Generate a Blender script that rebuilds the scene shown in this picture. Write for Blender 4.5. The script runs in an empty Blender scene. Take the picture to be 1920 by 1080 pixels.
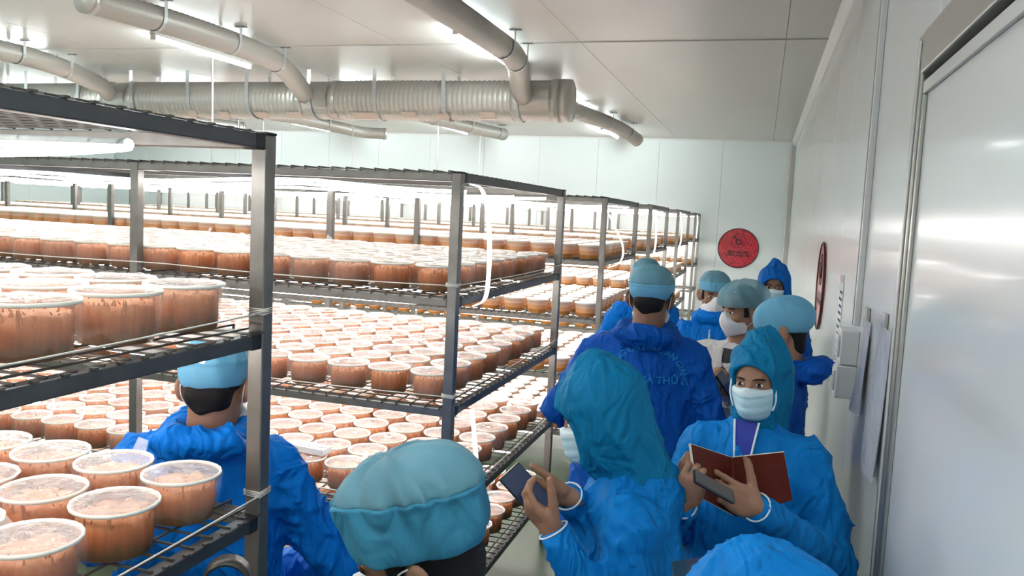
import bpy, bmesh, math, random
import numpy as np
from mathutils import Matrix, Vector
from mathutils.bvhtree import BVHTree

# ------------------------------------------------------------------ camera
FPX, CAMZ = 1523.95, 1.95
YAW, PITCH, ROLL = -0.29444414, 0.09270991, -0.04881252
def cam_axes():
    cy, sy, cp, sp = math.cos(YAW), math.sin(YAW), math.cos(PITCH), math.sin(PITCH)
    f = np.array([sy*cp, cy*cp, -sp]); r = np.array([cy, -sy, 0.]); d = np.cross(f, r)
    cr, sr = math.cos(ROLL), math.sin(ROLL)
    return cr*r+sr*d, -sr*r+cr*d, f
CU, CV, CW = cam_axes()
CAM = np.array([0, 0, CAMZ])
def P(px, py, d):            # pixel of the photograph + distance along the view axis -> point in metres
    return CAM + d*(CU*(px-960)/FPX + CV*(py-540)/FPX + CW)
def proj(p):
    q = np.asarray(p, float)-CAM; w = q@CW
    return 960+FPX*(q@CU)/w, 540+FPX*(q@CV)/w, w
scene = bpy.context.scene
C = scene.collection
cam = bpy.data.cameras.new('camera'); cam.sensor_width = 36; cam.lens = FPX/1920*36; cam.clip_start = .05
camo = bpy.data.objects.new('camera', cam); C.objects.link(camo)
m = Matrix.Identity(4)
for i in range(3):
    m[i][0], m[i][1], m[i][2], m[i][3] = CU[i], -CV[i], -CW[i], CAM[i]
camo.matrix_world = m
scene.camera = camo
# ------------------------------------------------------------------ world, exposure
w = bpy.data.worlds.new('world'); scene.world = w; w.use_nodes = True
w.node_tree.nodes['Background'].inputs[0].default_value = (.5, .55, .6, 1)
w.node_tree.nodes['Background'].inputs[1].default_value = .02
vs = scene.view_settings
vs.view_transform = 'Standard'; vs.look = 'None'; vs.gamma = 1; vs.use_curve_mapping = False; vs.exposure = 0.84
TUBE_LIGHT = 72.0      # ceiling battens
LED_LIGHT = 17.0       # rack strips
scene.cycles.transparent_max_bounces = 10
scene.cycles.max_bounces = 5
scene.cycles.diffuse_bounces = 3
scene.cycles.glossy_bounces = 2
scene.cycles.sample_clamp_indirect = 6

HC, XW, YB, XL, YF = 3.45, .46, 15.4, -14.4, -3.0     # ceiling, right wall, back wall, left wall, wall behind the camera
RX = -1.10                                            # aisle end of every rack row
rnd = random.Random(7)

# ------------------------------------------------------------------ mesh helpers
class MB:
    def __init__(s): s.v = []; s.f = []; s.m = []
    def add(s, v, f, mat=0):
        o = len(s.v); s.v += [tuple(map(float, q)) for q in v]; s.f += [tuple(i+o for i in q) for q in f]; s.m += [mat]*len(f); return s
    def box(s, lo, hi, mat=0):
        x0, y0, z0 = lo; x1, y1, z1 = hi
        return s.add([(x0,y0,z0),(x1,y0,z0),(x1,y1,z0),(x0,y1,z0),(x0,y0,z1),(x1,y0,z1),(x1,y1,z1),(x0,y1,z1)],
                     [(0,3,2,1),(4,5,6,7),(0,1,5,4),(1,2,6,5),(2,3,7,6),(3,0,4,7)], mat)
    def bbox(s, lo, hi, b=.004, mat=0):     # box with chamfered edges
        lo = np.array(lo, float); hi = np.array(hi, float)
        bm = bmesh.new(); bmesh.ops.create_cube(bm, size=1)
        for q in bm.verts: q.co = Vector((lo+hi)/2+np.array(q.co)*(hi-lo))
        bmesh.ops.bevel(bm, geom=bm.edges[:], offset=b, segments=2, affect='EDGES', profile=.5)
        bm.verts.index_update(); s.add([q.co[:] for q in bm.verts], [[x.index for x in f.verts] for f in bm.faces], mat); bm.free(); return s
    def obox(s, c, ax, ay, az, mat=0):      # oriented box: centre and three half-axis vectors
        c, ax, ay, az = (np.array(q, float) for q in (c, ax, ay, az))
        v = [c+i*ax+j*ay+k*az for k in (-1, 1) for (i, j) in ((-1,-1),(1,-1),(1,1),(-1,1))]
        return s.add(v, [(0,3,2,1),(4,5,6,7),(0,1,5,4),(1,2,6,5),(2,3,7,6),(3,0,4,7)], mat)
    def tube(s, pts, r, n=8, mat=0, cap=True, closed=False):
        pts = [np.array(q, float) for q in pts]; k = len(pts)
        rr = r if hasattr(r, '__len__') else [r]*k
        v = []; prev = None
        for i, q in enumerate(pts):
            if closed: t = pts[(i+1) % k]-pts[i-1]
            else: t = pts[min(i+1, k-1)]-pts[max(i-1, 0)]
            t = t/(np.linalg.norm(t)+1e-12)
            if prev is None:
                a = np.array([0, 0, 1.]) if abs(t[2]) < .9 else np.array([1., 0, 0])
                u = np.cross(t, a)
            else: u = prev-t*(prev@t)
            u = u/(np.linalg.norm(u)+1e-12); prev = u; b = np.cross(t, u)
            for j in range(n):
                a = 2*math.pi*j/n; v.append(q+rr[i]*(math.cos(a)*u+math.sin(a)*b))
        f = []
        for i in range(k if closed else k-1):
            for j in range(n):
                a, b_ = i*n, ((i+1) % k)*n
                f.append((a+j, a+(j+1) % n, b_+(j+1) % n, b_+j))
        if cap and not closed: f += [tuple(range(n-1, -1, -1)), tuple((k-1)*n+j for j in range(n))]
        return s.add(v, f, mat)
    def ribbon(s, pts, side, w, th=.0015, mat=0):   # flat strip of real thickness
        pts = [np.array(q, float) for q in pts]; side = np.array(side, float); side /= np.linalg.norm(side)
        v = []; f = []
        for i, q in enumerate(pts):
            t = pts[min(i+1, len(pts)-1)]-pts[max(i-1, 0)]; nn = np.cross(t, side); nn /= np.linalg.norm(nn)+1e-12
            v += [q-side*w/2-nn*th, q+side*w/2-nn*th, q+side*w/2+nn*th, q-side*w/2+nn*th]
        for i in range(len(pts)-1):
            for j in range(4): f.append((i*4+j, i*4+(j+1) % 4, i*4+4+(j+1) % 4, i*4+4+j))
        f += [(3, 2, 1, 0), tuple((len(pts)-1)*4+j for j in range(4))]
        return s.add(v, f, mat)
    def lathe(s, prof, n=20, mat=0, c=(0, 0, 0), wob=None, mats=None):
        k = len(prof); v = []
        for i, (r, z) in enumerate(prof):
            for j in range(n):
                a = 2*math.pi*j/n; dr, dz = wob(i, j, a) if wob else (0, 0)
                v.append((c[0]+(r+dr)*math.cos(a), c[1]+(r+dr)*math.sin(a), c[2]+z+dz))
        for i in range(k-1):
            f = [(i*n+j, i*n+(j+1) % n, (i+1)*n+(j+1) % n, (i+1)*n+j) for j in range(n)]
            s.add([], [], 0)
            o = len(s.v)
            s.f += [tuple(q+o for q in ff) for ff in f]; s.m += [mats[i] if mats else mat]*n
        s.v += v; return s
    def build(s, name, mats, parent=None, smooth=False, kind=None):
        me = bpy.data.meshes.new(name); me.from_pydata(s.v, [], s.f); me.update()
        for mm in (mats if isinstance(mats, (list, tuple)) else [mats]): me.materials.append(mm)
        if any(s.m): me.polygons.foreach_set('material_index', s.m)
        if smooth: me.polygons.foreach_set('use_smooth', [True]*len(me.polygons))
        return link(name, me, parent, kind)
def link(name, me, parent=None, kind=None):
    o = bpy.data.objects.new(name, me); C.objects.link(o)
    if parent is not None: o.parent = parent
    if kind: o['kind'] = kind
    return o
def tag(o, label, cat, group=None, kind=None):
    o['label'] = label; o['category'] = cat
    if group: o['group'] = group
    if kind: o['kind'] = kind
    return o
def thing(name, label, cat, loc=(0, 0, 0), rz=0, group=None):
    o = bpy.data.objects.new(name, None); C.objects.link(o); o.location = loc; o.rotation_euler = (0, 0, rz); o.empty_display_size = .1
    return tag(o, label, cat, group)
def struct(o, label=None):
    o['kind'] = 'structure'
    if label: o['label'] = label
    return o

# ------------------------------------------------------------------ materials
def mat(name, col, rough=.5, wrinkle=None, metal=0, spec=.5, emit=None, es=0, bump=None, noise=None, trans=0, coat=0, alpha=None, tint=None, sheen=0):
    """principled; bump=(scale,strength[,stretch]), noise=(scale,amount) colour mottling, trans=share of translucent, alpha=share of see-through"""
    ma = bpy.data.materials.new(name); ma.use_nodes = True; nt = ma.node_tree; N = nt.nodes; L = nt.links
    b = N['Principled BSDF']; out = N['Material Output']
    b.inputs['Base Color'].default_value = (*col, 1); b.inputs['Roughness'].default_value = rough
    b.inputs['Metallic'].default_value = metal; b.inputs['Specular IOR Level'].default_value = spec
    b.inputs['Coat Weight'].default_value = coat; b.inputs['Coat Roughness'].default_value = .08
    tc = N.new('ShaderNodeTexCoord'); src = tc.outputs['Object']
    if noise:
        n = N.new('ShaderNodeTexNoise'); n.inputs['Scale'].default_value = noise[0]; n.inputs['Detail'].default_value = 4
        L.new(src, n.inputs['Vector'])
        mx = N.new('ShaderNodeMix'); mx.data_type = 'RGBA'
        a = noise[1]
        mx.inputs[6].default_value = (*[max(0, c*(1-a)) for c in col], 1); mx.inputs[7].default_value = (*[min(1, c*(1+a)) for c in col], 1)
        L.new(n.outputs['Fac'], mx.inputs[0]); L.new(mx.outputs[2], b.inputs['Base Color'])
    if bump:
        mp = N.new('ShaderNodeMapping'); L.new(src, mp.inputs[0])
        if len(bump) > 2: mp.inputs['Scale'].default_value = bump[2]
        n2 = N.new('ShaderNodeTexNoise'); n2.inputs['Scale'].default_value = bump[0]; n2.inputs['Detail'].default_value = 3; L.new(mp.outputs[0], n2.inputs['Vector'])
        bp = N.new('ShaderNodeBump'); bp.inputs['Strength'].default_value = bump[1]; bp.inputs['Distance'].default_value = .01
        L.new(n2.outputs['Fac'], bp.inputs['Height']); L.new(bp.outputs[0], b.inputs['Normal'])
    if wrinkle:
        n3 = N.new('ShaderNodeTexNoise'); n3.inputs['Scale'].default_value = wrinkle[0]; n3.inputs['Detail'].default_value = 2; n3.inputs['Distortion'].default_value = 1.1
        mp3 = N.new('ShaderNodeMapping'); mp3.inputs['Scale'].default_value = (1.25, 1.25, .7); L.new(src, mp3.inputs[0]); L.new(mp3.outputs[0], n3.inputs['Vector'])
        s3 = N.new('ShaderNodeMath'); s3.operation = 'SUBTRACT'; s3.inputs[1].default_value = .5; L.new(n3.outputs['Fac'], s3.inputs[0])
        a3 = N.new('ShaderNodeMath'); a3.operation = 'ABSOLUTE'; L.new(s3.outputs[0], a3.inputs[0])
        m3 = N.new('ShaderNodeMapRange'); m3.inputs[1].default_value = 0; m3.inputs[2].default_value = .16; m3.inputs[3].default_value = 1; m3.inputs[4].default_value = 0; m3.interpolation_type = 'SMOOTHSTEP'; L.new(a3.outputs[0], m3.inputs[0])
        b3 = N.new('ShaderNodeBump'); b3.inputs['Strength'].default_value = wrinkle[1]; b3.inputs['Distance'].default_value = .016
        L.new(m3.outputs[0], b3.inputs['Height'])
        if bump: L.new(bp.outputs[0], b3.inputs['Normal'])
        L.new(b3.outputs[0], b.inputs['Normal'])
    if emit:
        b.inputs['Emission Color'].default_value = (*emit, 1); b.inputs['Emission Strength'].default_value = es
    last = b.outputs[0]
    if trans:
        t = N.new('ShaderNodeBsdfTranslucent'); t.inputs[0].default_value = (*col, 1)
        ms = N.new('ShaderNodeMixShader'); ms.inputs[0].default_value = trans; L.new(last, ms.inputs[1]); L.new(t.outputs[0], ms.inputs[2]); last = ms.outputs[0]
    if alpha is not None:
        t = N.new('ShaderNodeBsdfTransparent'); t.inputs[0].default_value = (*(tint or (1, 1, 1)), 1)
        ms = N.new('ShaderNodeMixShader'); ms.inputs[0].default_value = alpha; L.new(last, ms.inputs[1]); L.new(t.outputs[0], ms.inputs[2]); last = ms.outputs[0]
    L.new(last, out.inputs[0])
    return ma
M = {}
M['wall'] = mat('white_panel', (.82, .845, .86), .22, spec=.5, bump=(1.3, .02), coat=.15)
M['back'] = mat('white_back_panel', (.74, .80, .805), .35, bump=(1.1, .03))
M['ceil'] = mat('ceiling_panel', (.66, .645, .625), .3, bump=(1.0, .03))
M['seam'] = mat('aluminium_seam', (.42, .41, .40), .45, metal=.3)
M['trimw'] = mat('white_trim', (.70, .70, .69), .35)
M['alu'] = mat('brushed_aluminium', (.50, .49, .46), .32, metal=.75)
M['door'] = mat('door_panel', (.82, .845, .86), .2, bump=(1.5, .03), coat=.2)
M['gap'] = mat('black_gap', (.02, .02, .02), .8)
M['floor'] = mat('green_epoxy', (.055, .13, .06), .35, noise=(3, .3))
M['duct'] = mat('foil_duct', (.52, .50, .47), .36, metal=.5, bump=(30, .15))
M['duct2'] = mat('foil_branch_duct', (.46, .44, .41), .45, metal=.35, bump=(40, .2))
M['foil'] = mat('foil_tape', (.50, .48, .45), .3, metal=.6, bump=(40, .4))
M['pink'] = mat('peeling_tape', (.62, .50, .44), .7)
M['strap'] = mat('galvanised_strap', (.50, .51, .52), .4, metal=.5)
M['tube'] = mat('lit_tube', (.9, .9, .9), .5, emit=(.88, 1, .985), es=TUBE_LIGHT)
M['fix'] = mat('batten_body', (.75, .75, .74), .4)
M['led'] = mat('led_strip', (.9, .9, .9), .5, emit=(1, .955, .93), es=LED_LIGHT)
M['led2'] = mat('shelf_led_strip', (.9, .9, .9), .5, emit=(1, .955, .92), es=LED_LIGHT*1.4)
M['ledsoft'] = mat('led_tape', (.9, .93, .9), .4, emit=(.93, 1, .94), es=1.1)
M['steel'] = mat('steel_tube', (.20, .193, .18), .36, metal=.7, noise=(14, .35), bump=(60, .06))
M['steeld'] = mat('steel_bar', (.085, .088, .095), .42, metal=.55, noise=(10, .3))
M['blackp'] = mat('black_cap', (.008, .008, .01), .5)
M['wire'] = mat('wire_mesh', (.10, .09, .08), .5, metal=.5)
M['cord'] = mat('nylon_cord', (.80, .74, .68), .6)
M['film'] = mat('clear_film', (.95, .92, .91), .10, spec=.8, alpha=.68, bump=(38, .9))
M['skirt'] = mat('loose_film', (.95, .88, .86), .12, spec=.8, alpha=.91, bump=(30, .9))
M['cup'] = mat('clear_tub', (.74, .46, .34), .16, spec=.6, alpha=.84, tint=(1, .95, .92), bump=(24, .15))
M['rim'] = mat('tub_rim', (.92, .89, .80), .3)
M['stalk'] = mat('fungus_stalk', (.52, .20, .07), .6)
M['plastic'] = mat('white_plastic', (.76, .76, .75), .4)
M['plasticd'] = mat('grey_plastic', (.45, .45, .44), .5)
M['paper'] = mat('paper', (.84, .86, .90), .6)
M['sleeve'] = mat('plastic_sleeve', (.80, .83, .90), .15, alpha=.35, bump=(14, .5))
M['ink'] = mat('ink', (.03, .03, .04), .6)
M['skin'] = mat('skin', (.30, .155, .098), .5, spec=.3, noise=(25, .12), bump=(220, .08))
M['skin2'] = mat('skin_tan', (.205, .105, .066), .5, spec=.3, noise=(25, .12), bump=(220, .08))
M['hair'] = mat('black_hair', (.006, .005, .005), .65, spec=.25, bump=(160, .2))
M['eyew'] = mat('eye_white', (.62, .58, .55), .25)
M['iris'] = mat('iris', (.015, .009, .006), .15)
clothb = (60, .30)
M['gown'] = mat('blue_gown', (.001, .20, .74), .62, spec=.15, trans=.22, bump=clothb, wrinkle=(7.5, .6), noise=(5, .12))
M['gownd'] = mat('deep_blue_gown', (.001, .085, .44), .62, spec=.15, trans=.18, bump=clothb, wrinkle=(7.5, .6), noise=(5, .12))
M['gownl'] = mat('light_blue_gown', (.003, .23, .68), .62, spec=.15, trans=.25, bump=clothb, wrinkle=(7.5, .6), noise=(5, .12))
M['hood'] = mat('teal_hood', (.002, .18, .38), .62, spec=.15, trans=.2, bump=(40, .3, (3, 3, .7)), wrinkle=(9, .45), noise=(6, .15))
M['hoodb'] = mat('blue_hood', (.001, .12, .50), .62, spec=.15, trans=.2, bump=clothb, wrinkle=(7.5, .6))
M['cap'] = mat('pale_blue_cap', (.15, .44, .66), .65, trans=.15, bump=(45, .2), noise=(8, .1))
M['capt'] = mat('cap_thin_top', (.11, .27, .35), .65, trans=.1, bump=(45, .3), noise=(10, .2))
M['cap_shade'] = mat('shaded_blue_cap', (.045, .235, .38), .65, trans=.12, bump=(45, .2), noise=(8, .1), wrinkle=(9, .3), spec=.2)  # deeper copy of the cap blue: the foreground shade is put into the colour
M['bouf'] = mat('bouffant_net', (.16, .34, .42), .6, alpha=.34, bump=(60, .5))
M['mask'] = mat('white_mask', (.72, .71, .72), .6, bump=(90, .06))
M['maskb'] = mat('pale_blue_mask', (.42, .62, .72), .6, bump=(90, .06))
M['maskw'] = mat('mask_top_band', (.62, .74, .80), .6)
M['elastic'] = mat('white_elastic', (.72, .80, .84), .6)
M['coat'] = mat('white_coat', (.60, .575, .57), .7, trans=.1, bump=clothb, wrinkle=(7.5, .6), noise=(6, .06))
M['tee'] = mat('black_shirt', (.008, .008, .01), .7)
M['navy'] = mat('blue_shirt', (.004, .02, .30), .6)
M['trous'] = mat('black_trousers', (.008, .008, .009), .8)
M['shoe'] = mat('black_shoe', (.01, .01, .012), .4)
M['print'] = mat('pale_print', (.012, .20, .55), .6, spec=.15)
M['phone'] = mat('phone_body', (.012, .012, .02), .2, coat=.5)
M['screen'] = mat('phone_screen', (.008, .012, .035), .12, emit=(.05, .12, .3), es=.06)
M['cover'] = mat('maroon_cover', (.085, .010, .005), .5, spec=.2, bump=(80, .15))
M['page'] = mat('cream_pages', (.80, .74, .60), .7)
M['signrim'] = mat('sign_border', (.06, .005, .01), .5)
M['signink'] = mat('sign_ink', (.05, .004, .008), .5)
M['trol'] = mat('grey_steel_handle', (.055, .05, .045), .4, metal=.5)

def mat_contents(name):
    """tub filling: dark substrate at the bottom, orange stalks above, streaked upwards"""
    ma = bpy.data.materials.new(name); ma.use_nodes = True; nt = ma.node_tree; N = nt.nodes; L = nt.links; b = N['Principled BSDF']
    tc = N.new('ShaderNodeTexCoord'); sx = N.new('ShaderNodeAttribute'); sx.attribute_name = 'hz'
    mp = N.new('ShaderNodeMapping'); mp.inputs['Scale'].default_value = (70, 70, 9); L.new(tc.outputs['Object'], mp.inputs[0])
    oi = N.new('ShaderNodeObjectInfo'); L.new(oi.outputs['Random'], mp.inputs['Location'])
    n = N.new('ShaderNodeTexNoise'); n.inputs['Scale'].default_value = 1; n.inputs['Detail'].default_value = 4; L.new(mp.outputs[0], n.inputs['Vector'])
    ma1 = N.new('ShaderNodeMath'); ma1.operation = 'MULTIPLY_ADD'; ma1.inputs[1].default_value = .06; L.new(n.outputs['Fac'], ma1.inputs[0]); L.new(sx.outputs['Fac'], ma1.inputs[2])
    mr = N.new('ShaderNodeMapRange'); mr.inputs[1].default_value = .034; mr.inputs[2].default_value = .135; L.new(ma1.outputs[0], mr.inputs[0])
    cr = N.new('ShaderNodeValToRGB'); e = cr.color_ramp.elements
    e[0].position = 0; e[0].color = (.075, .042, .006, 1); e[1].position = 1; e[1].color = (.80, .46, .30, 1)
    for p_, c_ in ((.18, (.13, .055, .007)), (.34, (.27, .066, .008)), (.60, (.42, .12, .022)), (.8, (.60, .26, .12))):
        q = e.new(p_); q.color = (*c_, 1)
    L.new(mr.outputs[0], cr.inputs[0])
    hs = N.new('ShaderNodeHueSaturation'); L.new(cr.outputs[0], hs.inputs['Color'])
    mr2 = N.new('ShaderNodeMapRange'); mr2.inputs[3].default_value = .75; mr2.inputs[4].default_value = 1.2; L.new(oi.outputs['Random'], mr2.inputs[0]); L.new(mr2.outputs[0], hs.inputs['Value'])
    L.new(hs.outputs[0], b.inputs['Base Color']); b.inputs['Roughness'].default_value = .6
    bp = N.new('ShaderNodeBump'); bp.inputs['Strength'].default_value = .6; bp.inputs['Distance'].default_value = .004; L.new(n.outputs['Fac'], bp.inputs['Height']); L.new(bp.outputs[0], b.inputs['Normal'])
    return ma
M['fill'] = mat_contents('fungus_filling')
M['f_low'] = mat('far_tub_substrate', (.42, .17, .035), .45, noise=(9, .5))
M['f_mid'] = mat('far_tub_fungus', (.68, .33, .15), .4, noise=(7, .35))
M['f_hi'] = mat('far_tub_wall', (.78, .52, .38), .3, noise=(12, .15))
M['f_rim'] = mat('far_tub_rim', (.88, .82, .74), .35)
M['f_lid'] = mat('far_tub_lid', (.84, .68, .60), .2, spec=.6, noise=(16, .16), bump=(45, .9))
M['f_lid2'] = mat('far_tub_lid_yellow', (.84, .72, .50), .2, spec=.6, noise=(16, .16), bump=(45, .9))

def mat_sign():
    ma = bpy.data.materials.new('red_maze_print'); ma.use_nodes = True; nt = ma.node_tree; N = nt.nodes; L = nt.links; b = N['Principled BSDF']
    tc = N.new('ShaderNodeTexCoord'); n = N.new('ShaderNodeTexNoise'); n.inputs['Scale'].default_value = 3; L.new(tc.outputs['Object'], n.inputs['Vector'])
    v = N.new('ShaderNodeTexVoronoi'); v.feature = 'DISTANCE_TO_EDGE'; v.inputs['Scale'].default_value = 24; L.new(tc.outputs['Object'], v.inputs['Vector'])
    cr = N.new('ShaderNodeValToRGB'); e = cr.color_ramp.elements; e[0].position = .06; e[0].color = (.30, .006, .015, 1); e[1].position = .16; e[1].color = (.60, .022, .035, 1)
    L.new(v.outputs['Distance'], cr.inputs[0]); L.new(cr.outputs[0], b.inputs['Base Color']); b.inputs['Roughness'].default_value = .3; b.inputs['Coat Weight'].default_value = .6
    return ma
M['sign'] = mat_sign()
#@@ROOM
# ------------------------------------------------------------------ the room
def panels(parent, axis, cuts, fixed, name, material, thick, skip=None):
    """flat panels with their own edges, children of a wall or the ceiling; axis = 'x','y','z' normal"""
    (a_cuts, b_cuts) = cuts
    for i in range(len(a_cuts)-1):
        for j in range(len(b_cuts)-1):
            a0, a1, b0, b1 = a_cuts[i]+.0018, a_cuts[i+1]-.0018, b_cuts[j]+.0018, b_cuts[j+1]-.0018
            s = sorted((fixed, fixed+thick))
            lo, hi = {'x': ((s[0], a0, b0), (s[1], a1, b1)), 'y': ((a0, s[0], b0), (a1, s[1], b1)), 'z': ((a0, b0, s[0]), (a1, b1, s[1]))}[axis]
            MB().bbox(lo, hi, .003).build(name, material, parent)
def slab(name, lo, hi, material, label):
    return struct(MB().box(lo, hi).build(name, material), label)
floor = slab('floor', (XL-.2, YF-.2, -.1), (XW+.2, YB+.2, 0), M['floor'], 'green epoxy floor of the aisle')
ceiling = slab('ceiling', (XL-.2, YF-.2, HC+.02), (XW+.2, YB+.2, HC+.12), M['seam'], 'off white panel ceiling with thin seams')
xc = [XL]+[.07-1.7*k for k in range(8, -1, -1)]+[XW]
panels(ceiling, 'z', (xc, [YF, -.9, 3.1, 7.06, 11.0, YB]), HC, 'ceiling_panel', M['ceil'], .02)
MB().box((XL, 7.045, HC-.006), (XW-.05, 7.075, HC-.0002)).build('seam_strip', M['seam'], ceiling)
wall_right = slab('wall_right', (XW+.02, YF-.2, 0), (XW+.14, YB+.2, HC+.02), M['seam'], 'glossy white panel wall along the aisle')
panels(wall_right, 'x', ([YF, -1.5, -.4, .7, 2.75, 4.12, 5.25, 6.4, 7.55, 8.7, 9.85, 11, 12.15, 13.3, 14.4, YB], [0, HC]), XW, 'wall_panel', M['wall'], .02)
wall_back = slab('wall_back', (XL-.2, YB+.02, 0), (XW+.02, YB+.14, HC+.02), M['seam'], 'pale panel wall at the far end')
panels(wall_back, 'y', ([XL]+[-.79-1.15*k for k in range(11, -1, -1)]+[XW], [0, HC]), YB, 'wall_panel', M['back'], .02)
wall_left = slab('wall_left', (XL-.14, YF-.2, 0), (XL-.02, YB+.02, HC+.02), M['seam'], 'pale panel wall far to the left')
panels(wall_left, 'x', ([YF+1.15*k for k in range(16)]+[YB], [0, HC]), XL-.02, 'wall_panel', M['back'], .02)
wall_front = slab('wall_front', (XL-.02, YF-.14, 0), (XW+.02, YF-.02, HC+.02), M['seam'], 'white wall behind the photographer')
panels(wall_front, 'y', ([XL, -11, -7.5, -4, -1.5, XW], [0, HC]), YF-.02, 'wall_panel', M['back'], .02)
# cove between ceiling and right wall, corner profile, seams
cv = MB()
for (y0, y1) in ((YF, 3.1), (3.103, 7.05), (7.053, 11.0), (11.003, YB)):
    pr = [(XW, HC-.085), (XW-.02, HC-.075), (XW-.055, HC-.035), (XW-.07, HC-.012), (XW-.07, HC), (XW, HC)]
    v = [(x, y, z) for y in (y0, y1) for (x, z) in pr]
    cv.add(v, [(i, i+1, i+7, i+6) for i in range(5)]+[(5, 0, 6, 11), (0, 5, 4, 3, 2, 1), (6, 7, 8, 9, 10, 11)])
struct(cv.build('trim_1', M['trimw']), 'white cove trim where ceiling meets right wall')
struct(MB().bbox((XW-.085, YB-.07, 0), (XW-.0005, YB-.0005, HC-.09), .01).build('trim_2', M['alu']), 'grey metal corner profile at the far right corner')
struct(MB().box((XL, YB-.012, HC-.03), (XW-.09, YB-.0005, HC-.0005)).build('trim_3', M['trimw']), 'thin trim between ceiling and far wall')
# sliding door and its frame
dr = struct(MB().bbox((XW-.045, .72, .02), (XW-.001, 2.575, 2.375), .004).build('door_1', M['door']), 'wide white cold room door in metal frame')
MB().bbox((XW-.056, .72, 2.34), (XW-.0455, 2.575, 2.375), .003).build('top_rail', M['trimw'], dr)
MB().bbox((XW-.056, 2.555, .02), (XW-.0455, 2.575, 2.338), .003).build('edge_profile', M['alu'], dr)
fr = struct(MB().bbox((XW-.06, 2.605, 0), (XW-.001, 2.70, 2.52), .006).build('trim_4', M['alu']), 'aluminium door jamb')
MB().bbox((XW-.062, .55, 2.40), (XW-.001, 2.603, 2.52), .006).build('header', M['alu'], fr)
MB().box((XW-.03, .6, 2.377), (XW-.002, 2.602, 2.399)).build('gap_seal', M['gap'], fr)
MB().box((XW-.03, 2.577, .0), (XW-.002, 2.603, 2.376)).build('gap_seal', M['gap'], fr)
MB().bbox((XW-.066, 2.625, .02), (XW-.0605, 2.645, 2.5), .002).build('jamb_bead', M['trimw'], fr)
# round signs
def round_sign(loc, rz, r, label, writing=True):
    t = thing('round_sign', label, 'sign', loc, rz, 'round red signs')
    n = 64
    d = MB(); ring = [(r*math.cos(2*math.pi*i/n), r*math.sin(2*math.pi*i/n)) for i in range(n)]
    d.add([(x, -.0, z) for x, z in ring]+[(x, -.012, z) for x, z in ring], [tuple(range(n, 2*n))]+[(i, (i+1) % n, n+(i+1) % n, n+i) for i in range(n)])
    d.build('disc', M['sign'], t)
    MB().tube([(x*.985, -.012, z*.985) for x, z in ring], .0095, 6, closed=True).build('border', M['signrim'], t, True)
    if writing:
        q = r/.36
        MB().tube([(.128*q*math.cos(2*math.pi*i/40), -.013, .135*q+.128*q*math.sin(2*math.pi*i/40)) for i in range(40)], .0042*q, 5, closed=True).build('emblem_ring', M['signink'], t)
        b = MB(); b.tube([(.002+.042*q*math.cos(2*math.pi*i/24), -.013, .115*q+.045*q*math.sin(2*math.pi*i/24)) for i in range(24)], .011*q, 6, closed=True)
        b.tube([(-.043*q, -.013, .11*q), (-.043*q, -.013, .19*q)], .011*q, 6); b.build('emblem_letter', M['signink'], t)
        for k, a in enumerate((100, 145, 190)):
            a = math.radians(a); l = .05*q
            c0 = np.array([-.055*q, -.0135, .185*q]); dd = np.array([math.cos(a), 0, math.sin(a)]); sd = np.array([-dd[2], 0, dd[0]])
            MB().add([c0, c0+dd*l*.5+sd*l*.22, c0+dd*l, c0+dd*l*.5-sd*l*.22, *(np.array(v_)+(0, -.003, 0) for v_ in (c0, c0+dd*l*.5+sd*l*.22, c0+dd*l, c0+dd*l*.5-sd*l*.22))],
                     [(0,1,2,3),(7,6,5,4),(0,4,5,1),(1,5,6,2),(2,6,7,3),(3,7,4,0)]).build('emblem_leaf', M['signink'], t)
        text_mesh('BIO HOPE', .082*q, 'lettering', M['signink'], t, lambda x, y: (x, -.0135, y-.105*q), bold=.0035*q)
        xx = -.225*q; small = MB(); k = 0
        while xx < .22*q:        # second line, too small to read in the photograph
            ww = (.012+.008*((k*7) % 3))*q
            if k % 9 != 8: small.box((xx, -.0155, -.147*q), (xx+ww*.8, -.0125, (-.12 if k % 4 else -.112)*q))
            xx += ww; k += 1
        small.build('small_line', M['signink'], t, kind='stuff')
    return t
def text_mesh(s, size, name, material, parent, fn, bold=0, arc=None):
    cu = bpy.data.curves.new('txt', 'FONT'); cu.body = s; cu.size = size; cu.align_x = 'CENTER'; cu.offset = bold; cu.resolution_u = 3
    o = bpy.data.objects.new('txt', cu); C.objects.link(o)
    bpy.context.view_layer.update()
    me = bpy.data.meshes.new_from_object(o.evaluated_get(bpy.context.evaluated_depsgraph_get()))
    bpy.data.objects.remove(o); bpy.data.curves.remove(cu)
    me.name = name
    bm = bmesh.new(); bm.from_mesh(me); bmesh.ops.triangulate(bm, faces=bm.faces[:])
    bmesh.ops.subdivide_edges(bm, edges=[e for e in bm.edges if e.calc_length() > size*.4], cuts=2)
    for v in bm.verts: v.co = Vector(fn(v.co.x, v.co.y))
    bm.to_mesh(me); bm.free(); me.materials.clear(); me.materials.append(material)
    return link(name, me, parent)
round_sign((-.40, YB-.001, 1.50), 0, .36, 'round red sign with BIO HOPE emblem on far wall')
round_sign((XW-.001, 6.56, 1.51), -math.pi/2, .33, 'red disc sign edge-on on the glossy right wall')

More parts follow.
